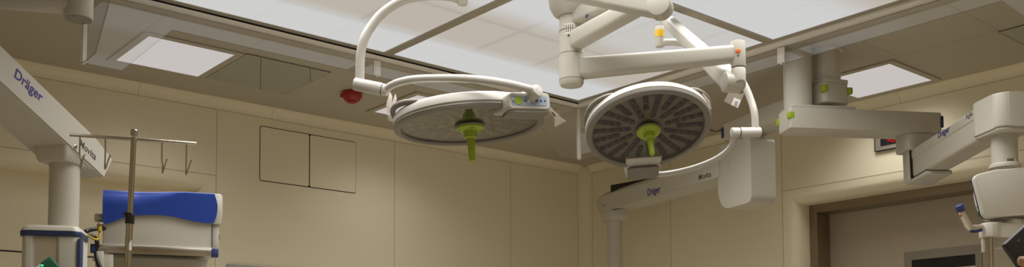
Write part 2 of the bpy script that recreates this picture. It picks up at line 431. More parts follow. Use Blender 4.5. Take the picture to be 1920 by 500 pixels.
# area lamps added under the diffusers to brighten the room, unseen at grazing angles
def lamp(name, x, y, z, sx, sy, power, col=(1, .985, .945), spread=130):
    l = bpy.data.lights.new(name, 'AREA'); l.shape = 'RECTANGLE'; l.size = sx; l.size_y = sy; l.energy = power; l.color = col; l.spread = math.radians(spread)
    o = bpy.data.objects.new(name, l); COL.objects.link(o); o.location = (x, y, z); return o
PW = 25
for x, y, e_ in ((2.146, 5.573, 2.6), (3.92, 5.573, 3.0), (5.744, 3.23, 5), (2.2, .40, 12), (3.93, .40, 12), (.20, 3.2, 3)): lamp('panel_fill_lamp', x, y, CE-.012, .48, .52, e_)  # near and left ones sit under the added, unseen panels
for x in (2.28, 3.84):
    for y in (2.42, 3.98): lamp('canopy_fill_lamp', x, y, CE-.009, 1.4, 1.4, PW)

# ---------------- laminar airflow canopy
PX0, PX1, PY0, PY1 = 1.412, 4.708, 1.545, 4.845
CXM, CYM = 3.06, 3.195
t = thing('airflow_canopy', 'large lit laminar airflow ceiling with aluminium rails and glass skirts', 'ceiling light', (CXM, CYM, CE))
def ring(mb, a, b, z0, z1):
    """square ring between inset a and inset b from the outer size"""
    mb.abox((PX0+a, PY0+a, z0), (PX1-a, PY0+b, z1)); mb.abox((PX0+a, PY1-b, z0), (PX1-a, PY1-a, z1))
    mb.abox((PX0+a, PY0+b, z0), (PX0+b, PY1-b, z1)); mb.abox((PX1-b, PY0+b, z0), (PX1-a, PY1-b, z1))
mb = MB(); ring(mb, .077, .118, CE-.008, CE-.001); ring(mb, .118, .124, CE-.010, CE-.001); obj('inner_rail', mb, 'rail', t, 0, label='dark inner rail')
mb = MB(); ring(mb, .0, .077, CE-.016, CE-.001); ring(mb, .068, .077, CE-.020, CE-.001)
obj('outer_rail', mb, 'raillit', t, 0, label='outer rail, paled in colour for reflected light')  # very pale colour stands in for diffuser light mirrored in the rail
mb = MB(); ring(mb, -.008, 0, CE-.020, CE-.001); obj('edge_gap', mb, 'rail', t, 0, label='thin dark band round the rail')
mb = MB(); mb.abox((CXM-.028, PY0+.124, CE-.014), (CXM+.028, PY1-.124, CE-.001)); obj('crossbar', mb, 'rail', t, 0, label='dark crossbar')
mb = MB(); mb.abox((PX0+.124, CYM-.028, CE-.0142), (CXM-.028, CYM+.028, CE-.001)); mb.abox((CXM+.028, CYM-.028, CE-.0142), (PX1-.124, CYM+.028, CE-.001)); obj('crossbar', mb, 'rail', t, 0, label='dark crossbar')
for xa, xb in ((PX0+.124, CXM-.028), (CXM+.028, PX1-.124)):
    for ya, yb in ((PY0+.124, CYM-.028), (CYM+.028, PY1-.124)):
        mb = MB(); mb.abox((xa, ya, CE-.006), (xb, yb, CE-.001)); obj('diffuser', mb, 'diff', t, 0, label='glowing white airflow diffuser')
ZS, ZD = 2.984, 2.7275   # skirt bottoms: shallow in the middle, deep at corners
def skirt(a, b):
    a, b = Vector(a), Vector(b); d = (b-a).normalized(); L = (b-a).length; nrm = Vector((-d.y, d.x, 0))
    h = L/2-.024
    for s in (0, 1):
        P = (lambda u, z: (a+d*u)+Z*z) if s == 0 else (lambda u, z: (b-d*u)+Z*z)
        pts = [P(.02, CE-.02), P(.02, ZD), P(.18, ZD), P(.425, ZS), P(L/2-.024, ZS), P(L/2-.024, CE-.02)]
        mb = MB(); mb.prism([q+nrm*.003 for q in pts], -nrm*.006)
        g = obj('glass_skirt', mb, 'glass', t, 0, label='clear glass skirt panel')
        mb = MB()
        for q0, q1 in ((pts[1], pts[2]), (pts[2], pts[3]), (pts[3], pts[4])):
            ax = (q1-q0).normalized(); mb.box((q0+q1)/2, (ax, nrm, ax.cross(nrm)), ((q1-q0).length/2, .003, .0006))
        obj('glass_edge', mb, 'edge', g, 0, label='dark polished edge of the glass')
    c = (a+b)/2
    mb = MB(); mb.abox((c.x-(.024 if abs(d.x) > .5 else .006), c.y-(.006 if abs(d.x) > .5 else .024), 2.99), (c.x+(.024 if abs(d.x) > .5 else .006), c.y+(.006 if abs(d.x) > .5 else .024), CE-.02), .002, 1)
    mb.box(Vector((c.x, c.y, (2.99+CE-.02)/2)), (d, nrm, Z), (.014, .0085, .044), .002, 1)
    mb.cyl(Vector((c.x, c.y, 2.982)), Vector((c.x, c.y, 2.992)), .006, n=10)
    obj('joint_strip', mb, 'post', t, 0)
i_ = .008
cs = [(PX0+i_, PY0+i_, 0), (PX1-i_, PY0+i_, 0), (PX1-i_, PY1-i_, 0), (PX0+i_, PY1-i_, 0)]
for k in range(4): skirt(cs[k], cs[(k+1) % 4])
for x, y, _ in cs:
    mb = MB(); mb.abox((x-.012, y-.012, ZD+.002), (x+.012, y+.012, CE-.02), .003, 2)
    mb.abox((x-.015, y-.006, ZD+.002), (x+.015, y+.006, CE-.02)); mb.abox((x-.006, y-.015, ZD+.002), (x+.006, y+.015, CE-.02))
    mb.cyl((x, y, ZD-.006), (x, y, ZD+.004), .007, n=10)
    obj('corner_post', mb, 'post', t, 30)

# ================================================================== WALL FITTINGS
# flush double access hatch
q = [ony(*p, YA) for p in ((487.3, 235.5), (580.5, 251), (667.5, 266), (485.7, 338.5), (579, 350.6), (666.6, 362.6))]
hx0, hx1, hx2, hz0, hz1 = 3.018, 3.4015, 3.787, 2.589, 2.975
t = thing('access_hatch', 'flush pair of square beige hatch doors outlined in black on the back wall', 'hatch', (hx1, YA, hz0))
mb = MB(); mb.prism([Vector(((hx0+hx2)/2+a, YA-.0005, (hz0+hz1)/2+b)) for a, b in rrect(hx2-hx0, hz1-hz0, .016)], Vector((0, -.0012, 0))); obj('gap_frame', mb, 'gap', t, 0, label='thin black gap round the doors')
g_ = .0055
for a, b in ((hx0, hx1), (hx1, hx2)):
    mb = MB(); mb.prism([Vector(((a+b)/2+u, YA-.0018, (hz0+hz1)/2+v)) for u, v in rrect(b-a-1.5*g_, hz1-hz0-2*g_, .012)], Vector((0, -.003, 0))); obj('door', mb, 'wall', t, 0)
# grey board at the bottom edge
p = ony(424, 494.2, YA); mb = MB(); mb.abox((p.x, YA-.03, p.z-.62), (p.x+.95, YA-.001, p.z-.002), .004)
t = thing('wall_board', 'grey flat board on the back wall, only its top edge in view', 'board', (p.x+.47, YA, p.z-.62))
obj('frame', mb, 'boardgrey', t); mb = MB(); mb.abox((p.x+.03, YA-.032, p.z-.59), (p.x+.92, YA-.0302, p.z-.03)); obj('face', mb, 'strip', t, 0)

# digital clock on the right wall
zb = 2.742; zt_ = 2.915; ya = 3.451; yb = 3.02
t = thing('digital_clock', 'digital wall clock with red digits partly hidden behind the ceiling arm', 'clock', (XB, (ya+yb)/2, zb))
mb = MB(); mb.abox((XB-.02, yb, zb), (XB-.001, ya, zt_), .003); obj('case', mb, 'alu', t, 30)
mb = MB(); mb.abox((XB-.0215, yb-.003, zb-.004), (XB-.015, yb+.002, zt_+.002)); mb.abox((XB-.0212, yb, zb-.004), (XB-.004, ya, zb+.002)); mb.abox((XB-.0212, ya-.002, zb), (XB-.004, ya+.004, zt_)); obj('edge_strip', mb, 'black', t, 0, label='black edge strip')
mb = MB(); mb.abox((XB-.0225, yb+.03, zb+.028), (XB-.0202, ya-.042, zt_-.028)); obj('screen', mb, 'pane', t, 0, label='black screen')
def seg7(mb, d, yc, zc, w, h, th):
    on = {'1': 'bc', '0': 'abcdef', '2': 'abged'}[d]
    for s in on:
        if s in 'agd': zz = zc+{'a': h/2, 'g': 0, 'd': -h/2}[s]; lo, hi = (yc-w/2+th*.6, zz-th/2), (yc+w/2-th*.6, zz+th/2)
        else:
            yy = yc-(w/2 if s in 'bc' else -w/2); z0, z1 = (zc+th*.3, zc+h/2-th*.3) if s in 'bf' else (zc-h/2+th*.3, zc-th*.3); lo, hi = (yy-th/2, z0), (yy+th/2, z1)
        mb.abox((XB-.0235, lo[0], lo[1]), (XB-.0224, hi[0], hi[1]))
dz = onx(1672, 271, XB)
for d, px in (('1', 1664), ('0', 1678)):
    y_ = onx(px, 265, XB).y; mb = MB(); seg7(mb, d, y_, zb+.083, .036, .072, .010); obj('digit', mb, 'led', t, 0, label='glowing red digit')

# ================================================================== SURGICAL LAMPS
def disc_frame(center, n, toward):
    n = Vector(n).normalized(); ex = Vector(toward); ex = (ex-n*ex.dot(n)).normalized(); ey = n.cross(ex)
    return lambda x, y, z: center+ex*x+ey*y-n*z
R0 = .325; GA = 112; HZ = .008
def lamp_head(t, center, n, toward, hyaw=0):
    P = disc_frame(center, n, toward); up = -Vector(n).normalized(); O = center
    ex = (P(1, 0, 0)-O); ey = (P(0, 1, 0)-O)
    # white upper shell
    mb = MB(); mb.lathe(O, up, [(R0-.006, .018), (R0, .024), (R0-.003, .050), (R0-.014, .062), (R0-.05, .070), (.20, .078), (.10, .085), (.0, .087)], 64, False, False); sh = obj('lamp_shell', mb, 'lampwhite', t, 40)
    # grey underside rim
    mb = MB(); mb.lathe(O, up, [(R0-.005, .020), (R0-.001, .012), (R0-.004, .002), (R0-.014, -.004), (R0-.030, -.003), (R0-.036, .004), (R0-.036, .024)], 64, False, False); obj('lamp_rim', mb, 'grey', t, 40, label='grey underside rim')
    mb = MB(); mb.lathe(O, up, [(R0-.03, .026), (R0-.03, .030)], 64); rp = obj('reflector_plate', mb, 'reflector', t, 40)
    NS = 22
    for k in range(NS):
        a = 2*math.pi*(k+.5)/NS; d = ex*math.cos(a)+ey*math.sin(a); s = up.cross(d)
        r0, r1, nl = (.105, .270, 5) if k % 2 == 0 else (.165, .270, 4)
        mb = MB(); w = .0155
        sec = [O+d*((r0+r1)/2+u)+s*v+up*.0255 for u, v in rrect(r1-r0+2*w+.004, 2*w, w*.99, 6)]
        mb.prism(sec, -up*.004); mb.mi = 1
        for q in range(nl):
            r = r0+(r1-r0)*q/(nl-1); c = O+d*r+up*.0215
            mb.lathe(c, -up, [(.0142, 0), (.0135, .003), (.0095, .0055), (.0, .0065)], 14)
        obj('led_row', mb, ['slot', 'lens'], t, 40, label='row of dark lenses')
    mb = MB(); mb.lathe(O, up, [(.0, .006), (R0-.037, .006), (R0-.037, .009), (0, .009)], 64, False, False); obj('lamp_cover', mb, 'cover', t, 0, label='clear glossy lamp cover')
    # green handle
    mb = MB(); mb.lathe(O, -up, [(.03, -.02), (.036, -.008), (.060, -.006), (.062, 0), (.060, .008), (.050, .014), (.030, .018), (.027, .045), (.024, .047), (.0175, .05), (.014, .142), (.011, .147), (0, .148)], 32)
    for k in range(4):
        a = k*math.pi/2+.5; mb.lathe(O+(ex*math.cos(a)+ey*math.sin(a))*.046, -up, [(.007, .010), (.007, .0165), (.005, .018)], 12)
    obj('handle', mb, 'lime', t, 40, label='lime green sterile handle')
    mb = MB(); mb.lathe(O, -up, [(.064, -.006), (.066, -.002), (.064, .001)], 32); obj('handle_collar', mb, 'grey', t, 40, label='grey handle collar')
    # side grips
    for sgn in (-1, 1):
        pts = []
        for i in range(17):
            a = math.radians(-52+104*i/16); q = math.cos(math.radians(90*(abs(i-8)/8)))
            ang = a*.60+sgn*math.radians(GA)
            rr = R0-.030+.030*q**.6; zz = .050+.026*q**.6
            pts.append(P(rr*math.cos(ang), rr*math.sin(ang), zz))
        mb = MB(); mb.tube(pts, .0125, 12); obj('grip', mb, 'grey', t, 50, label='grey curved grip')
    # control housing on the rim
    ex0, ey0 = ex, ey; _rm = Matrix.Rotation(hyaw, 3, up); ex, ey = _rm @ ex0, _rm @ ey0
    hub0 = O+ex0*R0
    PH = lambda x, y, z: hub0+ex*(x-R0)+ey*y+up*z
    zc = HZ
    secs = []
    for x, w, h in ((R0-.09, .20, .03), (R0-.03, .20, .054), (R0+.02, .190, .066), (R0+.066, .178, .068), (R0+.074, .170, .060)):
        secs.append([PH(x, 0, zc)+ey*a+up*b for a, b in rrect(w, h, .014, 4)])
    mb = MB(); mb.loft(secs); ch = obj('control_housing', mb, 'lampwhite', t, 40)
    mb = MB(); mb.prism([PH(R0+.015, 0, zc-.034)+ey*a+ex*b for a, b in rrect(.170, .105, .02, 5)], -up*.010, .005, 2); obj('housing_base', mb, 'grey', ch, 40, label='grey underside of the control housing')
    f = PH(R0+.0745, 0, zc)
    mb = MB(); mb.prism([f+ey*a+up*b for a, b in rrect(.150, .038, .008)], ex*.001); obj('control_strip', mb, 'strip', ch, 0, label='pale blue button strip')
    mb = MB(); mb.lathe(f+ey*LS*.048+ex*.001, ex, [(.0165, 0), (.0165, .002), (.0, .003)], 24); obj('power_button', mb, 'lime', ch, 0, label='round green power button')
    for k in range(6):
        cc = f-ey*LS*(-.018+.0165*k)+ex*.001; mb = MB()
        if k in (1, 2): mb.prism([cc+ey*a+up*b for a, b in rrect(.011, .014, .003)], ex*.0012); mk = 'paper'
        else: mb.lathe(cc, ex, [(.0042, 0), (.0042, .001), (.0024, .001), (.0024, 0)], 12); mk = 'print'
        obj('button', mb, mk, ch, 0)
    for dz in (-.006, .008):
        mb = MB(); mb.lathe(f+ey*LS*.0685+up*dz+ex*.001, ex, [(.004, 0), (.0035, .001)], 10); obj('indicator', mb, 'paper' if dz > 0 else 'print', ch, 0)
    # brushed label on underside of the housing
    cu = PH(R0+.030, 0, -.0185); mb = MB(); mb.prism([cu+ey*a+ex*b for a, b in rrect(.042, .03, .002)], up*.0012); lb = obj('rating_label', mb, 'paper', ch, 0, label='small white rating label')
    for k in range(3):
        mb = MB(); mb.box(cu+ex*(-.007+.007*k)-up*.0001, (ey, ex, up), (.015, .0015, .0003)); obj('label_line', mb, 'print', lb, 0)
    ex, ey = ex0, ey0
    # names printed under the cover
    tx = P(-R0+.052, 0, .0055); text('Dräger', tx, ey*1, -ex, .011, 'ink', t, .045, label='small blue maker name')
    tx = P(R0-.055, 0, .0055); text('Polaris 600', tx, ey*1, -ex, .009, 'print', t, .06, label='small dark model lettering')
    return P, ex, ey, up
# --- hub and its column
hub = onz(1081, 60, 2.77); HX, HY = CXM, CYM
hx = lambda y: onz(1081, y, 0)
def hubz(y):           # height of a point on the hub axis seen at image row y
    d = ray(1081, y); k = (Vector((HX, HY, 0)).length)/math.hypot(d.x, d.y); return CZ+d.z*k
zb = [hubz(y) for y in (163, 150, 103, 60, 22)]
t = thing('lamp_column', 'central white ceiling column stacking the surgical lamp arms', 'lamp mount', (HX, HY, CE))
A_ = Vector((HX, HY, 0))
mb = MB(); mb.lathe(A_+Z*CE, -Z, [(.21, .013), (.21, .03), (.19, .045), (.105, .05), (.103, CE-hubz(-2)), (.098, CE-hubz(14)), (.080, CE-hubz(27)), (.062, CE-hubz(32)), (.05, CE-hubz(30))], 40, True, False); obj('ceiling_shroud', mb, 'white', t, 45)
mb = MB(); mb.lathe(A_+Z*zb[4], -Z, [(.054, -.04), (.054, zb[4]-zb[3]-.003), (.050, zb[4]-zb[3])], 36); s1 = obj('top_section', mb, 'white', t, 30)
mb = MB(); mb.lathe(A_+Z*(zb[3]-.001), -Z, [(.0545, 0), (.0555, zb[3]-zb[2]-.003), (.051, zb[3]-zb[2])], 36); s2 = obj('middle_section', mb, 'white', t, 30)
mb = MB(); mb.lathe(A_+Z*(zb[2]-.001), -Z, [(.0560, 0), (.0565, zb[2]-zb[1]), (.0535, zb[2]-zb[1]+.002)], 36); s3 = obj('bottom_section', mb, 'white', t, 30)
mb = MB(); mb.lathe(A_+Z*(zb[1]-.002), -Z, [(.0565, 0), (.056, .012), (.050, .024), (.030, .027), (0, .027)], 36); obj('end_cap', mb, 'white', t, 30)
for (px, py) in ((1088, 110), (1066, 66), (1073, 19)):
    d = ray(px, py); 
    # first hit on the column
    best = None
    for k in range(2000):
        q_ = EYE+d*(4.0+k*.0005)
        if math.hypot(q_.x-HX, q_.y-HY) < .0565: best = q_; break
    if best:
        nn = Vector((best.x-HX, best.y-HY, 0)).normalized(); mb = MB(); mb.lathe(best-nn*.003, nn, [(.005, 0), (.005, .0035), (.003, .004), (.003, .002), (0, .002)], 14); obj('screw', mb, 'dgrey', t, 30, label='dark screw')
# label on top section
p = at(1064, 40, 4.36); nn = Vector((p.x-HX, p.y-HY, 0)).normalized(); c = Vector((HX, HY, p.z))
mb = MB(); secs = []
for zz in (-.024, .024):
    secs.append([c+(Matrix.Rotation(a, 3, 'Z') @ nn)*.0548+Z*zz for a in [-.42+.84*i/8 for i in range(9)]])
mb.loft(secs, False, False); obj('label_plate', mb, 'paper', t, 0, label='white printed label')
for k in range(4):
    a = -.3+.18*k; dd = Matrix.Rotation(a, 3, 'Z') @ nn; mb = MB(); mb.box(c+dd*.055, (dd, Z.cross(dd), Z), (.0006, .0018, .017)); obj('print_line', mb, 'print', t, 0)

for zq, rq in ((zb[3], .0553), (zb[2], .0562), (zb[1]-.001, .0569)):
    mb = MB(); mb.lathe(A_+Z*(zq+.0012), -Z, [(rq, 0), (rq, .0024)], 36); obj('seam_ring', mb, 'dgrey', t, 0, label='thin dark seam ring')
AR = .031
# --- stub arm from top section (upper right, leads out of frame)
z1 = (zb[3]+zb[4])/2+.012
e1 = onz(1152, 0, z1); d1 = (e1-(A_+Z*z1)); d1.z = 0; d1.normalize()
t1 = thing('camera_arm', 'short white arm leaving the top of the lamp column to the upper right', 'arm', A_+Z*z1)
pe1 = A_+Z*z1+d1*1.0
mb = MB(); beam(mb, A_+Z*z1+d1*.045, pe1, .066, .074, .018); obj('arm', mb, 'white', t1, 40)
mb = MB(); mb.cyl(pe1+d1*.02+Z*.06, pe1+d1*.02-Z*.06, .05, n=28, bev=.008); obj('end_joint', mb, 'white', t1)
p = at(1092.5, 28.5, 4.35); sd = d1.cross(Z); cpt_ = A_+Z*z1+d1*((p-A_).dot(d1)*1)+sd*.0335
cpt_.z = p.z; mb = MB(); mb.lathe(cpt_, sd, [(.0085, 0), (.0085, .001), (.0065, .001), (.0065, .0008)], 20); obj('emblem', mb, 'ink', t1, 0, label='small round blue emblem')
mb = MB(); mb.box(cpt_+sd*.0006, (d1, Z, sd), (.0035, .0022, .0005)); obj('emblem_mark', mb, 'print', t1, 0)

# --- left lamp: arm, spring arm, shaft, bow and lamp head are ONE thing
z2 = (hubz(62)+hubz(97))/2
D_L = 4.2
lc = at(881, 238, D_L)
tl = thing('surgical_lamp', 'left surgical lamp seen edge-on with blue button strip on its rim', 'lamp', lc, 'round surgical lamps')
e2 = onz(1243, -14, z2+.0)
d2 = e2-(A_+Z*z2); d2.z = 0; L2 = d2.length; d2.normalize()
mb = MB(); beam(mb, A_+Z*z2+d2*.045, A_+Z*z2+d2*(L2-.02), .072, .086, .02, .066, .074); obj('arm', mb, 'white', tl, 40)
E2 = A_+Z*z2+d2*L2
def elbow(t, E, sdir, ztop, zbot, r=.0315):
    """vertical end cylinder cut obliquely below; sdir = direction the spring arm leaves to"""
    mb = MB(); n = 28; rows = []
    for k, (zz, cut) in enumerate(((ztop, 0), (ztop-.004, 0), (zbot+.03, 0), (zbot, 1))):
        row = []
        for i in range(n):
            a = 2*math.pi*i/n; v = Vector((math.cos(a), math.sin(a), 0))
            rr = r*(.92 if k == 0 else 1)
            z_ = zz + (cut and .022*(v.dot(sdir)))
            row.append(Vector((E.x, E.y, 0))+v*rr+Z*z_)
        rows.append(row)
    mb.loft(rows); return obj('elbow', mb, 'white', t, 40)
# spring arm of the left lamp
SH_L = at(867, -48, 4.25)
sv = SH_L-E2; sv.z = 0; sv.normalize()
elbow(tl, E2, -sv, z2+.05, z2-.085)
j0 = E2-Z*.055+sv*.012
sdn = sv.cross(Z)
def springarm(t, a, b, r0, r1):
    mb = MB(); d = (b-a).normalized(); sd = d.cross(Z).normalized(); uu = sd.cross(d); secs = []
    L = (b-a).length
    for q, w, h in ((0, .072, r0*2), (.12, .070, r0*1.92), (.5, .062, (r0+r1)*.95), (.88, .052, r1*1.9), (1, .05, r1*2)):
        secs.append([a+(b-a)*q+sd*x+uu*y for x, y in rrect(w, h, .015, 4)])
    mb.loft(secs); o = obj('spring_arm', mb, 'white', t, 40)
    for p_, r_, w_ in ((a, r0, .076), (b, r1, .054)):
        mb = MB(); mb.cyl(p_-sd*w_/2, p_+sd*w_/2, r_*1.02, n=32, bev=.004); obj('pivot_disc', mb, 'white', t, 35)
    return sd
springarm(tl, j0, SH_L-sv*.03, .046, .030)
def shaft(t, top, bot, r=.0235, band=False):
    mb = MB(); mb.cyl(bot, top, r, n=24, bev=.004); obj('shaft', mb, 'white', t, 30)
    if band:
        v = top-bot; mb = MB(); mb.cyl(bot+v*.30, bot+v*.51, r*1.02, n=24); obj('band', mb, 'yellow', t, 30, label='yellow band')
        mb = MB(); mb.cyl(bot+v*.285, bot+v*.295, r*1.015, n=24); obj('seam_ring', mb, 'grey', t, 30)
sb = at(867, 9, 4.25); stp = Vector((sb.x, sb.y, SH_L.z+.01)); shaft(tl, stp, sb, .0235)
# quarter bow down to the side joint
DJ = 4.2
bw = [at(x, y, d) for x, y, d in ((864, -1, 4.25), (838, -7, 4.25), (800, -8, 4.24), (757, 0, 4.23), (720, 22, 4.22), (698, 47, 4.21), (683, 73, 4.2), (676.5, 100, 4.2), (675, 125, 4.2), (674.5, 156, 4.2))]
mb = MB(); mb.tube(spline(bw, 6), .0195, 16); obj('upper_bow', mb, 'lampwhite', tl, 60)
jA, jB = at(664, 157, 4.19), at(727, 170, 4.17)
v = jB-jA; mb = MB(); mb.cyl(jA, jA+v*.84, .0275, n=28, bev=.006); obj('bow_joint', mb, 'lampwhite', tl, 35)
mb = MB(); mb.cyl(jA+v*.84, jA+v*.86, .026, n=28); obj('joint_gap', mb, 'dgrey', tl, 35, label='dark joint ring')
mb = MB(); mb.cyl(jA+v*.86, jB, .0265, .022, n=28); obj('joint_end', mb, 'lampwhite', tl, 35)
yk = [at(x, y, d) for x, y, d in ((722, 169, 4.17), (734, 160, 4.14), (752, 153, 4.09), (780, 148, 4.02), (820, 146.5, 3.94), (870, 147, 3.88), (915, 151, 3.85), (955, 157.5, 3.85), (988, 165.5, 3.87), (1004, 169, 3.88))]
mb = MB(); mb.tube(spline(yk, 6), .0158, 16); obj('lower_bow', mb, 'lampwhite', tl, 60)
kA, kB = at(1010, 168.5, 3.875), at(985, 185, 3.93)
v = kB-kA; mb = MB(); mb.cyl(kA, kA+v*.62, .0265, n=28, bev=.006); obj('rim_joint', mb, 'lampwhite', tl, 35)
mb = MB(); mb.cyl(kA+v*.62, kB+v*.4, .0255, .034, n=28); obj('joint_foot', mb, 'lampwhite', tl, 35)
rl = math.radians(4.2)
nL = (-Z*math.cos(rl)+RH*math.sin(rl)).normalized()
az = math.radians(44)
LS = 1
PL, exL, eyL, upL = lamp_head(tl, lc, nL, RH*math.sin(az)-FH*math.cos(az), math.radians(-24))

# --- right lamp
z3 = (hubz(110)+hubz(150))/2
e3 = onz(1384, 101, z3); d3 = e3-(A_+Z*z3); d3.z = 0; L3 = d3.length; d3.normalize()
DR = 5.08
rc = at(1216, 246, DR)
tr = thing('surgical_lamp', 'right surgical lamp tilted to show its round face of dark lenses', 'lamp', rc, 'round surgical lamps')
mb = MB(); beam(mb, A_+Z*z3+d3*.045, A_+Z*z3+d3*(L3-.015), .072, .092, .02, .064, .074); obj('arm', mb, 'white', tr, 40)
E3 = A_+Z*z3+d3*L3
De = (E3-EYE).dot(FW)
mb = MB(); mb.cyl(Vector((E3.x, E3.y, at(1384, 127, De).z)), Vector((E3.x, E3.y, at(1384, 78, De).z)), .0318, n=32, bev=.003); obj('arm_end', mb, 'white', tr, 30)
SH_R = at(1240, 27, 5.25)
sv = SH_R-E3; sv.z = 0; sv.normalize()
zz0 = at(1384, 129, De).z; zz1 = at(1384, 163, De).z
elbow(tr, E3, sv*-1, zz0, zz1, .031)
front = -FH
dd = ray(1383, 100); pp = Vector((E3.x, E3.y, at(1383, 100, De).z)); vd = -Vector((dd.x, dd.y, 0)).normalized()
mb = MB(); mb.lathe(pp+vd*.029, vd, [(.011, 0), (.011, .004), (.009, .005), (0, .005)], 22); obj('marker_dot', mb, 'orange', tr, 30, label='orange round marker')
pp = Vector((E3.x, E3.y, at(1383, 107.5, De).z)); mb = MB(); mb.lathe(pp+vd*.029, vd, [(.006, 0), (.006, .004), (.005, .0045), (0, .0045)], 18); obj('marker_dot', mb, 'grey', tr, 30, label='grey round marker')
j0 = Vector((E3.x, E3.y, at(1384, 153, De).z))+sv*.02-RH*.02
springarm(tr, j0, SH_R, .043, .030)
sbR = at(1237, 88, 5.25); shaft(tr, Vector((sbR.x, sbR.y, SH_R.z+.0)), sbR, .0245, True)
bw = [at(x, y, d) for x, y, d in ((1240, 80, 5.25), (1262, 79, 5.24), (1290, 82, 5.22), (1320, 91, 5.2), (1350, 107, 5.18), (1376, 130, 5.16), (1396, 160, 5.14), (1408, 188, 5.12), (1414.5, 212, 5.1), (1417, 246, 5.1))]
mb = MB(); mb.tube(spline(bw, 6), .0185, 16); obj('upper_bow', mb, 'lampwhite', tr, 60)
jA, jB = at(1426, 247.5, 5.1), at(1371, 248.5, 5.08)
v = jB-jA; mb = MB(); mb.cyl(jA, jA+v*.70, .0262, n=28, bev=.006); obj('bow_joint', mb, 'lampwhite', tr, 35)
mb = MB(); mb.cyl(jA+v*.70, jA+v*.715, .0248, n=28); obj('joint_gap', mb, 'dgrey', tr, 35, label='dark joint ring')
mb = MB(); mb.cyl(jA+v*.715, jB, .0262, n=28, bev=.006); obj('joint_end', mb, 'lampwhite', tr, 35)
yk = [at(x, y, d) for x, y, d in ((1378, 249, 5.08), (1376, 262, 5.11), (1371, 274, 5.14), (1360, 286, 5.18), (1338, 300, 5.24), (1308, 312, 5.31), (1275, 321, 5.37), (1240, 326.5, 5.42), (1215, 326, 5.42))]
mb = MB(); mb.tube(spline(yk, 6), .0150, 16); obj('lower_bow', mb, 'lampwhite', tr, 60)
tilt = math.radians(22.9)
HZ = .022
nR = -Z*math.cos(tilt)-FH*math.sin(tilt)
view = ray(1216, 246).normalized()
nR = Matrix.Rotation(math.radians(-4.6), 3, view) @ nR
LS = 1
PR, exR, eyR, upR = lamp_head(tr, rc, nR, FH)

# --- paper tags and sleeves
def tag(lab, quads, mk='paper', group='paper tags on the lamps', name='paper_tag', th=.0012, marks=()):
    t = thing(name, lab, 'tag', quads[0][0])
    for k, q in enumerate(quads):
        a = (q[1]-q[0]).cross(q[-1]-q[0]).normalized()
        mb = MB(); mb.prism([v+a*(.0004*k) for v in q], a*th); obj('sheet', mb, mk, t, 0)
    for q in marks:
        a = (q[1]-q[0]).cross(q[-1]-q[0]).normalized()
        mb = MB(); mb.prism([v-a*.0006 for v in q], a*.0003+a*.0026); obj('printed_mark', mb, 'print', t, 0)
    return t
D = 4.22
tag('folded white paper tag on the left end of the left surgical lamp', [
  [at(727, 216, D), at(724, 196, D), at(731, 171, D), at(735.5, 180, D), at(733, 205, D)],
  [at(731, 215, D-.02), at(733, 196, D-.02), at(741.5, 175, D-.02), at(744, 185, D-.02), at(735, 214, D-.02)],
  [at(725, 214, D-.01), at(735, 219, D-.03), at(738, 228, D-.03), at(729, 227, D-.01)]])
D = 3.98
tag('white printed tag hanging off the right end of the left surgical lamp', [
  [at(1023, 201, D), at(1030, 199, D), at(1055, 223, D+.03), at(1040, 224, D+.03), at(1034, 214, D+.02)],
  [at(1040, 224, D+.03), at(1054.5, 223, D+.03), at(1061, 227, D+.05), at(1040, 238, D+.05)]],
  marks=[[at(1034, 210, D+.012), at(1036, 209, D+.012), at(1041.5, 217, D+.02), at(1039, 218, D+.02)]])
D = 4.95
tag('crumpled white paper tag on the right edge of the right surgical lamp', [
  [at(1303, 181, D), at(1309, 179, D), at(1311, 171.5, D), at(1324, 182, D+.02), at(1334, 204, D+.04), at(1326, 207, D+.05), at(1318, 195, D+.03)],
  [at(1311, 172, D-.01), at(1318, 175, D-.02), at(1330, 189, D+.0), at(1333, 203, D+.02), at(1322, 189, D+.0)]],
  marks=[[at(1318, 192, D-.005), at(1322, 191, D-.005), at(1325, 197, D+.01), at(1321, 198, D+.01)]])
tag('white printed tag on the left edge of the right surgical lamp', [
  [at(1104, 212, D+.07), at(1116, 200.5, D+.05), at(1120, 204.5, D+.05), at(1122, 209, D+.05), at(1108, 219, D+.07)]],
  marks=[[at(1107, 213, D+.058), at(1115, 206, D+.043), at(1116.5, 207.5, D+.043), at(1108.5, 214.5, D+.058)]])
D = 4.6
t = tag('clear plastic sleeve with a small white card hanging by the right lamp elbow', [[at(1357.5, 189.5, D), at(1367, 171, D), at(1389, 176, D), at(1397, 172, D+.02), at(1384, 203, D)]], 'sleeve', name='clear_tag')
q = [at(1371, 196.5, D-.004), at(1376.5, 182.5, D-.004), at(1389, 188, D-.004), at(1383.5, 202, D-.004)]
mb = MB(); mb.prism(q, (q[1]-q[0]).cross(q[-1]-q[0]).normalized()*.001); obj('card', mb, 'paper', t, 0, label='small white card')
q = [at(1376.5, 195, D-.008), at(1379, 188.5, D-.008), at(1384.5, 190.5, D-.008), at(1382, 198, D-.008)]
mb = MB(); mb.prism(q, (q[1]-q[0]).cross(q[-1]-q[0]).normalized()*.0008); obj('printed_mark', mb, 'strip', t, 0)

# ================================================================== RIGHT: TWO CEILING SUPPLY UNITS
def hdir(r, f): return (RH*r+FH*f).normalized()
def plan(r, f): return RH*r+FH*f
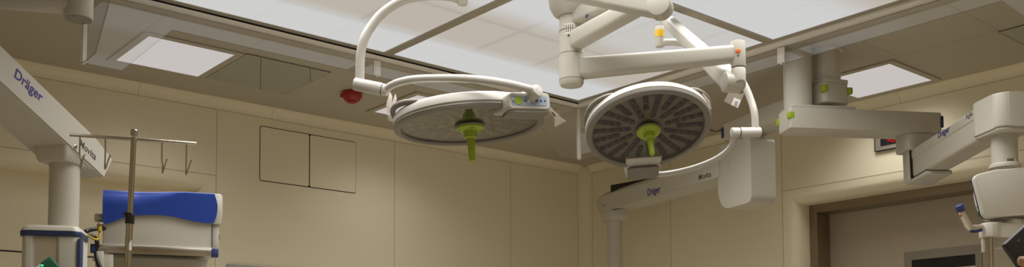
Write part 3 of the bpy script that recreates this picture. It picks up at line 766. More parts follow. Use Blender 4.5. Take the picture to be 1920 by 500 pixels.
# bearing helper: near-face foot of a vertical edge at pixel (x,y) and distance D
# --- unit 1 (nearer column, display arm)
tu = thing('display_boom', 'white jointed ceiling boom with two arms carrying the display at the right', 'ceiling boom', onz(1497, 60, CE) if False else Vector((4.853, 3.223, CE)))
n0 = at(1482, 239, 5.5); zb1 = n0.z; hb = .118
dx1 = hdir(.99, .144); dy1 = hdir(-.144, .99); wb = .185; Lb = .925
c0 = Vector((n0.x, n0.y, 0)) + dx1*.09 + dy1*.092
mb = MB(); mb.lathe(c0+Z*(CE-.001), -Z, [(.079, 0), (.079, CE-zb1-hb-.004)], 40); obj('column', mb, 'white', tu, 30)
b0 = Vector((n0.x, n0.y, zb1))
secs = []
pl = [(0, 0), (Lb, 0), (Lb, wb), (0, wb)]
mb = MB(); mb.prism([b0+dx1*a+dy1*b for a, b in ((0, .006), (.006, 0), (Lb-.02, 0), (Lb, .02), (Lb, wb-.02), (Lb-.02, wb), (.03, wb), (0, wb-.03))], Z*hb, .008, 3); bm_ = obj('upper_arm', mb, 'white', tu, 40)
mb = MB(); mb.prism([b0+Z*(hb-.001)+dx1*a+dy1*b for a, b in ((.016, .012), (.40, .012), (.40, wb-.012), (.016, wb-.012))], Z*.022, .006, 2); obj('arm_lid', mb, 'white', tu, 40)
for (u, vv, s) in ((-.0012, 0, 0), (-.0012, wb, 1)):
    c = b0+dx1*.0+dy1*vv+Z*(hb*.62)
    mb = MB()
    if s == 0: mb.box(c+dx1*.004+dy1*.004, (dx1, dy1, Z), (.022, .006, .019), .004); mb.box(c+dx1*.001+dy1*.012, (dx1, dy1, Z), (.004, .018, .019), .003)
    else: mb.box(c+dx1*.012-dy1*.02, (dx1, dy1, Z), (.016, .022, .019), .004)
    obj('green_marker', mb, 'lime', bm_, 40, label='lime green corner marker')
mb = MB(); mb.box(b0+dx1*(Lb+.0)+dy1*.02+Z*(hb*.55), (dx1, dy1, Z), (.0025, .016, .032), .001, 1); mb.box(b0+dx1*(Lb-.008)-dy1*.0+Z*(hb*.55), (dx1, dy1, Z), (.007, .003, .032), .001, 1); obj('end_badge', mb, 'navy', bm_, 0, label='small dark blue end badge')
# neck under the arm end
nk = at(1715, 263, 5.62); nk = Vector((b0.x, b0.y, 0))+dx1*(Lb-.130)+dy1*(wb*.5)
zn1 = zb1; zn0 = zb1-.098
ax_a = hdir(.094, -.995); ax_s = hdir(.995, .094)      # lower arm runs towards the camera
mb = MB(); mb.prism([nk+Z*(zb1+.002)+ax_s*a+ax_a*b for a, b in rrect(.165, .16, .03, 4)], -Z*.098, .012, 3); obj('arm_neck', mb, 'white', tu, 40)
# lower arm
hd = at(1881, 216, 4.78)                                # head centre
s0 = at(1716, 303, 5.58)
la0 = Vector((nk.x, nk.y, s0.z))+ax_a*.02+ax_s*.028
la1 = hd+Z*-.012-ax_a*.05
ta = (la1-la0).normalized(); sda = ta.cross(Z).normalized(); ua = sda.cross(ta)
HA = .165; WA = .135
mb = MB(); beam(mb, la0, la1, WA, HA, .018); lo_ = obj('lower_arm', mb, 'white', tu, 40)
# cover strip: upper third slightly proud with a crease
mb = MB(); beam(mb, la0+ua*(HA*.33)+ta*.03, la1+ua*(HA*.33), WA+.008, HA*.36, .012); obj('arm_cover', mb, 'white', tu, 40)
# pivot shield at the far end
side = -sda if (-sda).dot(RH) < 0 else sda
mb = MB()
cc = la0-ta*.005
mb.prism([cc+ta*a+ua*b+side*(WA/2+.017) for a, b in rrect(.085, HA+.05, .035, 6)], -side*(WA+.034), .008, 2); shd = obj('pivot_shield', mb, 'white', tu, 40)
mb = MB(); mb.prism([cc+ta*(.0445+a)+ua*b+side*(WA/2+.0135) for a, b in rrect(.004, HA+.01, .001, 2)], -side*(WA+.027)); obj('joint_gap', mb, 'gap', tu, 0, label='dark joint gap')
for s in (-1, 1):
    mb = MB(); mb.lathe(cc+ta*.005+ua*(s*.075)+side*(WA/2+.0165), side, [(.013, 0), (.012, .0025), (0, .003)], 18); obj('screw_cap', mb, 'lampwhite', shd, 30)
mb = MB(); mb.box(la0+ta*.09-ua*(HA/2+.014), (ta, sda, ua), (.13, WA/2+.006, .010), .004); obj('arm_foot', mb, 'white', tu, 30)
mb = MB(); mb.box(la0+ta*.09-ua*(HA/2+.003), (ta, sda, ua), (.125, WA/2+.003, .0025)); obj('joint_gap', mb, 'gap', tu, 0, label='dark joint gap')
fcl = la0+side*(WA/2+.0046)
def onface(px, py, c, nrm):
    d = ray(px, py); return EYE+d*((c-EYE).dot(nrm)/d.dot(nrm))
text('Dräger', onface(1769.5, 249, fcl, side), ta, ua, .034, 'ink', tu, .13, bold=.01, label='blue maker name')
text('Agila', onface(1817, 217, fcl, side), ta, ua, .022, 'print', tu, .07, label='dark model lettering')
# head block
th_ = Vector((hd.x, hd.y, 0)); zt1 = at(1881, 182, 4.75).z; zb_ = at(1881, 246, 4.75).z
mb = MB(); pl = []
ha = hdir(.094, -.995); hs = hdir(.995, .094)
foot = [th_+hs*a+ha*b for a, b in rrect(.20, .26, .055, 6)]
mb.prism([p+Z*zb_ for p in foot], Z*(zt1-zb_), .010, 3); obj('arm_head', mb, 'white', tu, 40)
mb = MB(); mb.prism([th_+hs*a+ha*b+Z*(zb_-.014) for a, b in rrect(.185, .245, .05, 6)], Z*.0142, .005, 2); obj('head_base', mb, 'white', tu, 40)
for (px, py) in ((1829, 197), (1829, 243)):
    pass
ctop = zb_-.013; cbot = at(1882, 310, 4.75).z
mb = MB(); mb.lathe(th_+Z*ctop, -Z, [(.0595, 0), (.0595, ctop-cbot)], 40); obj('drop_tube', mb, 'white', tu, 30)
mb = MB(); mb.lathe(th_+Z*(cbot+.012), -Z, [(.0605, 0), (.068, .004), (.072, .010), (.072, .022)], 40); obj('tube_collar', mb, 'white', tu, 30)
p = at(1888, 300, 4.7); vd = Vector((EYE.x-th_.x, EYE.y-th_.y, 0)).normalized(); vd = Matrix.Rotation(math.radians(12), 3, 'Z') @ vd
sdv = Z.cross(vd)
def patch(parent, name, mk, c, vd, r, a0, a1, z0, z1, lab=None):
    mb = MB(); secs = []
    for zz in (z0, z1): secs.append([c+Z*zz+(Matrix.Rotation(a0+(a1-a0)*i/8, 3, 'Z') @ vd)*r for i in range(9)])
    mb.loft(secs, False, False); return obj(name, mb, mk, parent, 0, label=lab)
patch(tu, 'label_plate', 'grey', Vector((th_.x, th_.y, p.z)), vd, .0600, -.05, .52, -.011, .011, 'small grey label with symbols')
for k, (a, w, h) in enumerate(((.04, .05, .006), (.17, .04, .003), (.28, .08, .007), (.44, .05, .004))):
    patch(tu, 'label_mark', 'print', Vector((th_.x, th_.y, p.z)), vd, .0604, a-w/2, a+w/2, -h, h)
patch(tu, 'label_plate', 'paper', Vector((th_.x, th_.y, p.z)), vd, .0600, .56, .70, -.009, .009)

# --- display hanging from it
td = thing('medical_display', 'beige display seen from behind under the boom head at the right edge', 'display', at(1882, 405, 4.7))
Df = 4.60
poly = [(1826, 336), (1827.5, 330), (1834, 325.5), (1868, 317), (1930, 313), (1990, 313), (1996, 318), (1994, 388), (1988, 394), (1925, 402), (1856, 408.5), (1848, 407), (1843, 401)]
vv = (FH*1.0+RH*.10).normalized()
mb = MB(); mb.prism([at(x, y, Df) for x, y in poly], vv*.035, .012, 3); obj('back_shell', mb, 'shell', td, 40)
cx = sum(p[0] for p in poly)/len(poly); cy = sum(p[1] for p in poly)/len(poly)
mb = MB(); mb.prism([at(cx+(x-cx)*1.003, cy+(y-cy)*1.008, Df) + vv*.0355 for x, y in poly], vv*.006, .001, 1); obj('trim_edge', mb, 'navy', td, 40, label='dark blue edge trim')
mb = MB(); mb.prism([at(cx+(x-cx)*.80, cy+(y-cy)*1.06, Df) + vv*.042 for x, y in poly], vv*.05, .006, 1); hs_ = obj('housing', mb, 'shell', td, 40)
for i in range(7):
    for px0 in ((1858, 1862, 1867, 1874) if i == 0 else ()):
        mb = MB(); c = at(px0, 411.3, Df+.046); mb.box(c, (RH, vv, Z), (.0032, .004, .0042)); obj('vent_slot', mb, 'gap', td, 0, label='small black vent slot')
for px0 in (1902, 1910, 1917, 1925, 1932):
    mb = MB(); c = at(px0, 408.0-(px0-1902)*.06, Df+.046); mb.box(c, (RH, vv, Z), (.0032, .004, .0042)); obj('vent_slot', mb, 'gap', td, 0, label='small black vent slot')
# lower connector box with vent grid
mb = MB(); mb.box(at(1925, 428, Df+.075), (RH, FH, Z), (.10, .035, .045), .008); obj('connector_box', mb, 'shell', td, 40)
for i in range(5):
    for j in range(3):
        mb = MB(); mb.box(at(1909.5+i*4.4+(j % 2)*.8, 418.5+j*3.9, Df+.04), (RH, FH, Z), (.0034, .0012, .0036)); obj('vent_hole', mb, 'gap', td, 0, label='small black vent hole')
# swivel below and clamp bracket, pole
mb = MB(); mb.lathe(at(1897, 418, Df+.07), Z, [(.05, -.06), (.05, .0), (.045, .016), (.03, .02)], 28); obj('swivel', mb, 'shell', td, 35)
secs = [at(1862, 430, Df+.02), at(1905, 430, Df+.06)]
bl = rrect(.058, .062, .02, 5)
mb = MB(); c0_ = at(1840.5, 430, Df+.02)
pl_ = [(0, .03), (.012, .004), (.035, -.004), (.06, .002), (.085, .02), (.21, .03), (.21, .10), (.03, .10), (.004, .07)]
zlo = at(1855, 444, Df).z; zhi = at(1855, 416.5, Df).z
mb.prism([Vector((c0_.x, c0_.y, zlo))+RH*a+FH*(b-.03) for a, b in pl_], Z*(zhi-zlo), .006, 3); obj('bracket', mb, 'shell', td, 40)
zpl = at(1855, 446, Df).z
pc = at(1854.5, 470, Df+.015); mb = MB(); mb.cyl(Vector((pc.x, pc.y, .95)), Vector((pc.x, pc.y, zpl+.01)), .0205, n=28); obj('pole', mb, 'steel', td, 30, label='steel pole')
q0, q1 = at(1841, 447, Df+.02), at(1847.5, 473, Df+.02)
mb = MB(); mb.box((q0+q1)/2, (RH, FH, Z), (.0085, .008, (q0.z-q1.z)/2), .004); obj('clip', mb, 'shell', td, 30)
mb = MB(); mb.box(at(1882, 453, Df+.07), (RH, FH, Z), (.05, .012, .033), .004); obj('rear_plate', mb, 'shell', td, 30)
mb = MB(); mb.box(at(1874, 442.8, Df+.012), (RH, FH, Z), (.012, .006, .003), .001); obj('lever', mb, 'shell', td, 30)
# handle
hp = [at(1841, 425, Df+.01), at(1830, 427, Df-.01), at(1819, 426.5, Df-.03), at(1811, 414, Df-.04), at(1804, 400, Df-.05), at(1799, 388, Df-.055)]
mb = MB(); pth = spline(hp, 6); mb.tube(pth, [.0125+.0045*math.sin(math.pi*min(1, i/len(pth)*1.1)) for i in range(len(pth))], 14); hn = obj('handle', mb, 'alu', td, 50, label='grey bent handle')
mb = MB(); v = (hp[-1]-hp[-2]).normalized(); mb.cyl(hp[-1]-v*.022, hp[-1]+v*.01, .0185, n=20, bev=.003); obj('handle_tip', mb, 'hblue', hn, 40, label='blue handle tip')
mb = MB(); mb.tube([p-Z*.009-FH*.004 for p in spline([at(1839, 427, Df), at(1828, 429.5, Df-.02), at(1819.5, 429, Df-.035)], 5)], .0085, 10); obj('handle_grip', mb, 'hblue', hn, 50, label='blue underside of the handle')
for (x, y, k) in ((1799.5, 400, 'yellow'), (1801.5, 404.5, 'red')):
    mb = MB(); mb.lathe(at(x, y, Df-.065), -FH, [(.005, 0), (.0045, .003), (0, .004)], 12); obj('push_button', mb, k, hn, 30, label='small %s button' % k)
# cable bundle beside the display
tc_ = thing('cable_loom', 'white and green cable loom hanging down the left side of the display', 'cable', at(1836, 405, 4.68))
mb = MB(); mb.tube(spline([at(1828, 352, 4.68), at(1829.5, 368, 4.66), at(1833, 385, 4.66), at(1838, 398, 4.66)], 6), .008, 10); obj('white_cable', mb, 'paper', tc_, 50, label='white ribbon cable')
mb = MB(); mb.tube(spline([at(1831, 372, 4.70), at(1835.5, 386, 4.68), at(1837, 397, 4.67), at(1838.5, 406, 4.67)], 6), .009, 10); obj('green_cable', mb, 'green', tc_, 50, label='dark green cable')
for i in range(5):
    mb = MB(); mb.box(at(1833+(i % 2)*3.5+i*.8, 376+i*5.5, 4.65), (RH, FH, Z), (.006, .006, .007), .002); obj('connector', mb, 'green', tc_, 30)

# --- unit 2 (further column, arm to the left, drop housing, second arm, tube)
tm = thing('supply_boom', 'far white ceiling boom with tall rounded housing and long arm, by the room corner', 'ceiling boom', (5.034, 3.159, CE))
n2 = at(1546, 189.5, 5.55); zb2 = n2.z; h2 = .116
bx = hdir(-.367, .93); by = hdir(.93, .367); w2 = .182
b2 = Vector((n2.x, n2.y, zb2))
ax2 = b2+bx*.09+by*w2/2
mb = MB(); mb.lathe(Vector((ax2.x, ax2.y, CE-.001)), -Z, [(.094, 0), (.094, .012), (.079, .016), (.079, CE-zb2-h2-.022)], 40); obj('column', mb, 'white', tm, 30)
mb = MB(); mb.box(ax2+bx*.0+Z*(h2+.012), (bx, by, Z), (.085, w2/2-.008, .014), .005); obj('arm_lid', mb, 'white', tm, 40)
LB2 = 1.025
mb = MB(); mb.prism([b2+bx*a+by*b for a, b in ((0, .02), (.02, 0), (LB2-.02, 0), (LB2, .02), (LB2, w2-.02), (LB2-.02, w2), (.02, w2), (0, w2-.02))], Z*h2, .008, 3); bm2 = obj('upper_arm', mb, 'white', tm, 40)
for b in (0, w2):
    mb = MB(); mb.box(b2+bx*.008+by*(b+(.004 if b == 0 else -.004))+Z*h2*.66, (bx, by, Z), (.02, .014, .019), .004); obj('green_marker', mb, 'lime', bm2, 40, label='lime green corner marker')
mb = MB(); mb.box(b2+bx*(LB2-.012)-by*.0015+Z*h2*.5, (bx, by, Z), (.012, .003, .035), .001, 1); obj('end_badge', mb, 'navy', bm2, 0, label='small dark blue end badge')
# neck and housing
hc = b2+by*w2/2+bx*(LB2-.135)
hc = Vector((hc.x, hc.y, 0))
mb = MB(); mb.lathe(hc+Z*(zb2+.004), -Z, [(.115, 0), (.115, .022), (.10, .026), (.10, .046)], 40); obj('housing_neck', mb, 'white', tm, 35)
zh1 = zb2-.03; zh0 = at(1405, 384, 6.3).z
# side profile of the housing in (bx, z): rounded lower far corner
Lh = .37; Wh = .185; rr_ = .11
prof = []
zc_ = zh1-.012
for a in (180, 150, 120, 90): prof.append((Lh/2-.02+.02*math.cos(math.radians(180-a)), zh1-.02+.02*math.sin(math.radians(a)) if False else zh1-.02+.02*math.sin(math.radians(180-a))))
pts = []
for i in range(7):   # top far corner
    a = math.radians(90*i/6); pts.append((Lh/2-.03+.03*math.sin(a), zh1-.03+.03*math.cos(a)))
for i in range(9):   # bottom far corner
    a = math.radians(90*i/8); pts.append((Lh/2-rr_+rr_*math.cos(a), zh0+rr_*1.25-rr_*1.25*math.sin(a)))
for i in range(7):   # bottom near corner
    a = math.radians(90*i/6); pts.append((-Lh/2+.045-.045*math.sin(a), zh0+.045-.045*math.cos(a)))
for i in range(7):
    a = math.radians(90*i/6); pts.append((-Lh/2+.03-.03*math.cos(a), zh1-.03+.03*math.sin(a)))
mb = MB(); mb.prism([hc+bx*a-by*Wh/2+Z*b for a, b in pts], by*Wh, .06, 6); hsg = obj('drop_housing', mb, 'white', tm, 50)
mb = MB(); mb.lathe(hc+bx*.06-by*(Wh/2-.0005)+Z*(zh1-.125), -by, [(.012, 0), (.012, .0025), (.009, .003), (.008, .002), (0, .002)], 20); obj('screw_cap', mb, 'white', hsg, 30)
# long lower arm, bevelled top
def movita(t, a, b, ext, W, H, mirror, chl=.05):
    """arm from root a to column axis b, end wedge beyond; section with chamfered top edges. returns frame"""
    d = (b-a).normalized(); sd = d.cross(Z).normalized(); uu = sd.cross(d); mb = MB()
    sec = [(-W/2, -H/2), (W/2, -H/2), (W/2, H/2-chl*.7), (W/2-chl, H/2), (-W/2+chl, H/2), (-W/2, H/2-chl*.7)]
    e = b+d*ext; secs = []
    for q, dz, k, tp in ((a, 0, 1, 0), (b+d*(ext*.35), 0, 1, 0), (e, 0, .985, 1)):
        s_ = []
        for x, y in sec:
            yy = y if not (tp and y > 0) else y*.62
            s_.append(q+sd*x*k+uu*yy+d*((-.03 if y < 0 else 0) if tp else 0))
        secs.append(s_)
    mb.loft(secs); bmesh.ops.bevel(mb.bm, geom=[e_ for e_ in mb.bm.edges], offset=.006, segments=2, affect='EDGES')
    return mb, d, sd, uu
am0 = hc+bx*(Lh/2-.03); am0.z = at(1347, 315, 6.6).z
pe = at(1152, 378, 8.08); 
am1 = Vector((pe.x, pe.y, pe.z))
H2 = .165
mb, dm_, sm_, um_ = movita(tm, am0, am1, .13, .20, H2, 1)
la_ = obj('lower_arm', mb, 'white', tm, 30)
ns = sm_ if sm_.dot(EYE-am1) > 0 else -sm_
# tube joint under the arm
zj0 = at(1153, 414, 8.05).z
axx = Vector((am1.x, am1.y, 0))
hb_ = Vector((dm_.x, dm_.y, 0)).normalized(); hs2 = Vector((ns.x, ns.y, 0)).normalized()
def armjoint(axis, d, hb_, hs_, ztop, zbot, a, b):
    """tapered block under an arm, its top cut to the arm's slope"""
    sl_ = d.z/math.hypot(d.x, d.y); mb = MB(); secs = []
    for k, zz in ((1, None), (1, zbot+.055), (.90, zbot+.012), (.84, zbot)):
        sec = []
        for x, y in rrect(2*a*k, 2*b*k, .012, 3):
            sec.append(axis+hb_*x+hs_*y+Z*((ztop+sl_*x) if zz is None else min(zz, ztop+sl_*x-.004)))
        secs.append(sec)
    mb.loft(secs); return mb
obj('tube_joint', armjoint(axx, dm_, hb_, hs2, am1.z-H2/2+.004, zj0, .105, .078), 'white', tm, 30)
mb = MB(); mb.lathe(axx+Z*(zj0), -Z, [(.0605, 0), (.0605, zj0-.9)], 36); obj('drop_tube', mb, 'white', tm, 30)
mb = MB(); mb.lathe(am1+dm_*.0-um_*.035+ns*.0995, ns, [(.009, 0), (.009, .002), (.0065, .003), (.0065, .001), (0, .001)], 18); obj('screw', mb, 'steel', la_, 30)
xd = -dm_
def onface(px, py, c, nrm):
    d = ray(px, py); return EYE+d*((c-EYE).dot(nrm)/d.dot(nrm))
fc = am1+ns*.1008
text('Dräger', onface(1226, 359, fc, ns), xd, um_, .050, 'ink', tm, .185, bold=.012, label='blue maker name')
text('Movita', onface(1321.5, 329, fc, ns), xd, um_, .036, 'print', tm, .15, bold=.008, label='dark model lettering')
# lower equipment head out of frame
mb = MB(); mb.box(axx+Z*.75, (hb_, hs2, Z), (.14, .14, .28), .02, 3); obj('supply_head', mb, 'shell', tm, 30)

# thin dark cable end behind the housing neck
t = thing('dark_cable', 'thin dark cable stub left of the far boom arm end', 'cable', at(1345, 246, 6.62))
mb = MB(); mb.tube(spline([at(1353, 243, 6.56), at(1348, 245, 6.55), at(1343, 246, 6.6), at(1334, 244, 6.7), at(1320, 240, 6.8)], 5), .004, 8); obj('cable', mb, 'black', t, 50)
# black screen behind the far arm, on a wall bracket
tb = thing('wall_screen', 'black screen on the right wall above the far boom arm, mostly hidden', 'screen', (XB, 5.4, 2.5))
s0 = at(1144.5, 346.5, 7.95); s1 = at(1232, 335.5, 7.62); hh = .20
dv = (s1-s0); dv.z = 0; Ls = dv.length; dv.normalize(); nv = Vector((-dv.y, dv.x, 0)); nv = nv if nv.x > 0 else -nv
zt2 = s0.z
mb = MB(); c = Vector((s0.x, s0.y, zt2-hh/2))+dv*Ls/2+nv*.02; mb.box(c, (dv, nv, Z), (Ls/2, .02, hh/2), .004); obj('screen_body', mb, 'black', tb, 30)
mb = MB(); cb_ = c-dv*Ls*.40+nv*.015+Z*.065; q1 = Vector((XB-.012, cb_.y, cb_.z)); mb.tube([cb_, q1], .015, 12); mb.box(q1+AX[0]*.004, AX, (.006, .03, .035), .002); obj('wall_bracket', mb, 'dgrey', tb, 30)

# ================================================================== LEFT SIDE
# --- left boom
tlb = thing('equipment_boom', 'near white ceiling boom arm sloping down at the left edge', 'ceiling boom', at(121, 300, 4.2))
pe = at(118, 262, 4.22); 
ar0 = at(0, 145, 3.80); 
endp = pe.copy()
dirv = (at(-4, 150, 3.83)-endp)
root = endp+dirv.normalized()*1.45
W3, H3 = .20, .165
mb, dl, sl, ul = movita(tlb, root, endp, .22, W3, H3, 1)
lar = obj('lower_arm', mb, 'white', tlb, 30)
ns = sl if sl.dot(RH) > 0 else -sl
axl = Vector((endp.x, endp.y, 0)); 
cL = at(121, 330, 4.2); axl = Vector((cL.x, cL.y, 0))
hb_ = Vector((dl.x, dl.y, 0)).normalized(); hs2 = Vector((ns.x, ns.y, 0)).normalized()
zj0 = at(121, 309, 4.2).z
obj('tube_joint', armjoint(axl, dl, hb_, hs2, endp.z-H3/2/math.cos(math.asin(abs(dl.z)))+.006, zj0, .105, .078), 'white', tlb, 30)
zhd = at(100, 427, 4.1).z
mb = MB(); mb.lathe(axl+Z*(zj0+.01), -Z, [(.0605, 0), (.0605, zj0-zhd+.03)], 40); obj('drop_tube', mb, 'white', tlb, 30)
fc = endp+ns*(W3/2+.0006)
text('Dräger', onface(54, 163, fc, ns), dl, ul, .040, 'ink', tlb, .17, bold=.012, label='blue maker name')
text('Movita', onface(165.5, 281, fc, ns), dl, ul, .030, 'print', tlb, .12, bold=.008, label='dark model lettering')
sc_ = onface(141.5, 275.5, fc, ns); mb = MB(); mb.lathe(sc_-ns*.001, ns, [(.011, 0), (.011, .002), (.008, .0035), (.008, .001), (0, .001)], 18); obj('screw', mb, 'steel', lar, 30)
# upper end: block and ceiling column outside the frame
rc_ = Vector((root.x, root.y, 0))
mb = MB(); mb.box(rc_+Z*(root.z+.0), (hb_, hs2, Z), (.14, .12, .14), .02, 3); obj('root_housing', mb, 'white', tlb, 40)
mb = MB(); mb.cyl(rc_+Z*(root.z+.12), rc_+Z*(CE-.001), .079, n=36); obj('column', mb, 'white', tlb, 30)
# equipment head below the tube
fcx = RH; 
Dh = 4.0
tl0 = at(38, 432, Dh); tr0 = at(148, 433, Dh+.05)
wd = (tr0-tl0).length; cxh = (tl0+tr0)/2
bt = 1.0; tp = at(95, 430, Dh).z; ztop = at(95, 423, Dh+.1).z
bxh = (tr0-tl0); bxh.z = 0; bxh.normalize(); byh = Vector((-bxh.y, bxh.x, 0)); byh = byh if byh.dot(FH) > 0 else -byh
o_ = Vector((tl0.x, tl0.y, 0))
dep = .19
mb = MB(); foot = [o_+bxh*a+byh*b for a, b in ((0, .03), (.02, .0), (.045, 0), (.055, .018), (wd*.60, .018), (wd*.66, 0), (wd-.018, 0), (wd, .012), (wd, dep), (0, dep))]
mb.prism([p+Z*bt for p in foot], Z*(tp-.02-bt), .004, 2); hb1 = obj('head_body', mb, 'shell', tlb, 30)
mb = MB(); foot2 = [o_+bxh*(wd/2+a)+byh*(dep/2+b) for a, b in rrect(wd+.012, dep+.012, .03, 5)]
mb.prism([p+Z*(tp-.022) for p in foot2], Z*.022, .004, 2); obj('head_rim', mb, 'navy', tlb, 40, label='dark blue rim band')
mb = MB(); secs = []
for z_, k in ((tp+.0, 0), (tp+.012, .004), (tp+.022, .012), (tp+.026, .03)): secs.append([o_+bxh*(wd/2+a)+byh*(dep/2+b)+Z*z_ for a, b in rrect(wd+.008-2*k, dep+.008-2*k, .03, 5)])
mb.loft(secs); obj('head_lid', mb, 'shell', tlb, 50)
mb = MB(); mb.box(o_+bxh*(wd+.002)+byh*.025+Z*((bt+tp-.03)/2), (bxh, byh, Z), (.006, .03, (tp-.03-bt)/2), .003); obj('blue_edge', mb, 'navy', tlb, 30, label='dark blue vertical edge')
mb = MB(); mb.box(o_+bxh*wd*.35+byh*.0165+Z*((bt+tp-.03)/2), (bxh, byh, Z), (wd*.255, .002, (tp-.03-bt)/2)); obj('front_panel', mb, 'alu', tlb, 0, label='recessed grey front panel')
# green lit device on the head
tg = thing('green_indicator', 'small tilted green device with a glowing light on the grey equipment head', 'device', at(80, 500, 3.95))
c = at(82, 507, 3.93); r45 = (bxh*.78+Z*.62).normalized(); u45 = (-bxh*.62+Z*.78).normalized()
mb = MB(); mb.box(c+byh*.005, (r45, u45, byh), (.055, .028, .030), .004); obj('case', mb, 'green', tg, 30, label='dark green case')
mb = MB(); mb.box(c+u45*.020-byh*.0255-r45*.02, (r45, u45, byh), (.03, .005, .001)); obj('window_strip', mb, 'paper', tg, 0, label='pale strip')
mb = MB(); mb.lathe(at(79.5, 497, 3.895), -byh, [(.004, 0), (.0035, .003), (0, .004)], 12); obj('lamp', mb, 'ledg', tg, 30, label='glowing green light')
kb = at(94.5, 489, 3.96)
mb = MB(); mb.lathe(kb+byh*.09, -byh, [(.006, 0), (.006, .055), (.009, .057), (.0095, .072), (.007, .078), (0, .079)], 20)
obj('knob', mb, 'steel', tg, 30, label='round metal knob')

# --- top-left ceiling arm with capped end
D4 = 4.0
ce_ = at(147, 36, D4); zc0 = ce_.z
axe = Vector((ce_.x, ce_.y, 0)); 
t = thing('tubular_boom', 'white tubular ceiling boom with flat round end cap at the top left corner', 'ceiling boom', axe+Z*CE)
tip = onz(-2, -6, at(100, 5, 4.0).z)
da = Vector((tip.x, tip.y, 0))-axe; da.normalize()
za = at(110, 6, 4.0).z
mb = MB(); mb.cyl(axe+Z*zc0, axe+Z*(za+.09), .0555, n=36, bev=.003); obj('end_cylinder', mb, 'white', t, 30)
mb = MB(); mb.lathe(axe+Z*zc0, -Z, [(.052, 0), (.052, .002)], 36); cp_ = obj('end_cap', mb, 'grey', t, 0, label='flat grey end cap')
for s in (-1, 1):
    mb = MB(); mb.lathe(axe+FH*(.043*s)+Z*(zc0-.002), -Z, [(.004, 0), (.004, .0012)], 10); obj('screw', mb, 'dgrey', cp_, 0)
pE = axe+da*.85+Z*za
mb = MB(); mb.tube([axe+da*.03+Z*za, axe+da*.06+Z*za, pE], [.052, .046, .046], 28); obj('arm', mb, 'white', t, 50)
pc = Vector((pE.x, pE.y, 0)); mb = MB(); mb.lathe(pc+Z*(za-.06), Z, [(.06, 0), (.07, .01), (.07, CE-za+.04), (.11, CE-za+.045), (.11, CE-za+.059)], 32); obj('column', mb, 'white', t, 30)

# --- infusion pole
DP = 3.6
pt = at(251, 257, DP); pl_ = at(243.4, 410, DP-.01); pbm = at(240, 498, DP-.015)
dirp = (pbm-pt).normalized(); k = (pt.z-.10)/-dirp.z; foot = pt+dirp*k
ti = thing('infusion_pole', 'steel drip pole with four hooks on its crossbar, before the blue and white machine', 'drip stand', Vector((foot.x, foot.y, 0)))
mb = MB(); mb.cyl(pl_-dirp*.02, pt, .0098, n=18); mb.lathe(pt-dirp*.012, -dirp, [(.0125, -.006), (.0125, .012), (.010, .016), (0, .017)], 18); obj('upper_pole', mb, 'steel', ti, 30)
mb = MB(); mb.cyl(foot, pl_, .0125, n=18); obj('lower_pole', mb, 'steel', ti, 30)
mb = MB(); mb.cyl(pl_-dirp*.022+dirp*.0, pl_+dirp*.018, .0165, n=20, bev=.002); mb.box(pl_-RH*.012-FH*.012-dirp*.018, (RH, FH, Z), (.006, .006, .006), .002); obj('clamp', mb, 'black', ti, 30, label='black pole clamp')
q0 = at(130.5, 252.3, 3.54); q1 = at(368.5, 269.3, 3.68)
mb = MB(); mb.cyl(q0, q1, .0062, n=14, bev=.001); obj('crossbar', mb, 'steel', ti, 30)
for bx0, path in ((153, [(150, 256), (149.5, 288), (152.5, 300), (151, 314), (150.8, 315.5), (154, 303), (158.5, 289)]), (197, [(197.6, 260), (197.3, 290), (196.6, 313), (197.2, 316.5), (199, 313), (203, 300), (207.2, 290)]),
              (305, [(304, 264.5), (303.5, 296), (305, 309), (304.5, 322), (305.2, 323.8), (308.5, 311), (313, 297.5)]), (350, [(349.8, 268), (349.2, 300), (348.8, 324), (349.4, 327), (351, 323), (355, 310), (359, 299.5)])):
    d_ = 3.54+(bx0-130)/238*.14
    mb = MB(); mb.tube(spline([at(x, y, d_) for x, y in path], 4), .0029, 8); obj('hook', mb, 'steel', ti, 60)
mb = MB(); mb.lathe(foot-Z*.03, Z, [(.03, 0), (.04, .01), (.035, .06), (.02, .07)], 20); obj('base_hub', mb, 'dgrey', ti, 30)
for k in range(5):
    a = k*2*math.pi/5; v = Vector((math.cos(a), math.sin(a), 0)); mb = MB(); mb.tube([foot+v*.02, foot+v*.14-Z*.0, foot+v*.29-Z*.025], [.013, .012, .01], 10); lg = obj('leg', mb, 'steel', ti, 40)
    mb = MB(); cw = Vector((foot.x, foot.y, 0))+v*.29+Z*.032; sv_ = Z.cross(v); mb.cyl(cw-sv_*.011, cw+sv_*.011, .032, n=18, bev=.003); obj('castor', mb, 'black', lg, 30, label='black castor')
pm = at(241.7, 455, DP-.012); vd = -Vector((ray(241, 455).x, ray(241, 455).y, 0)).normalized()
mb = MB(); secs = []
for zz in (-.028, .028): secs.append([Vector((pm.x, pm.y, pm.z+zz))-dirp*0+(Matrix.Rotation(a, 3, 'Z') @ vd)*.0129+Vector((-dirp.x/dirp.z*0, 0, 0)) for a in (0, .2, .4, .6, .8)])
mb.loft(secs, False, False); obj('label_strip', mb, 'paper', ti, 0, label='narrow white printed label')

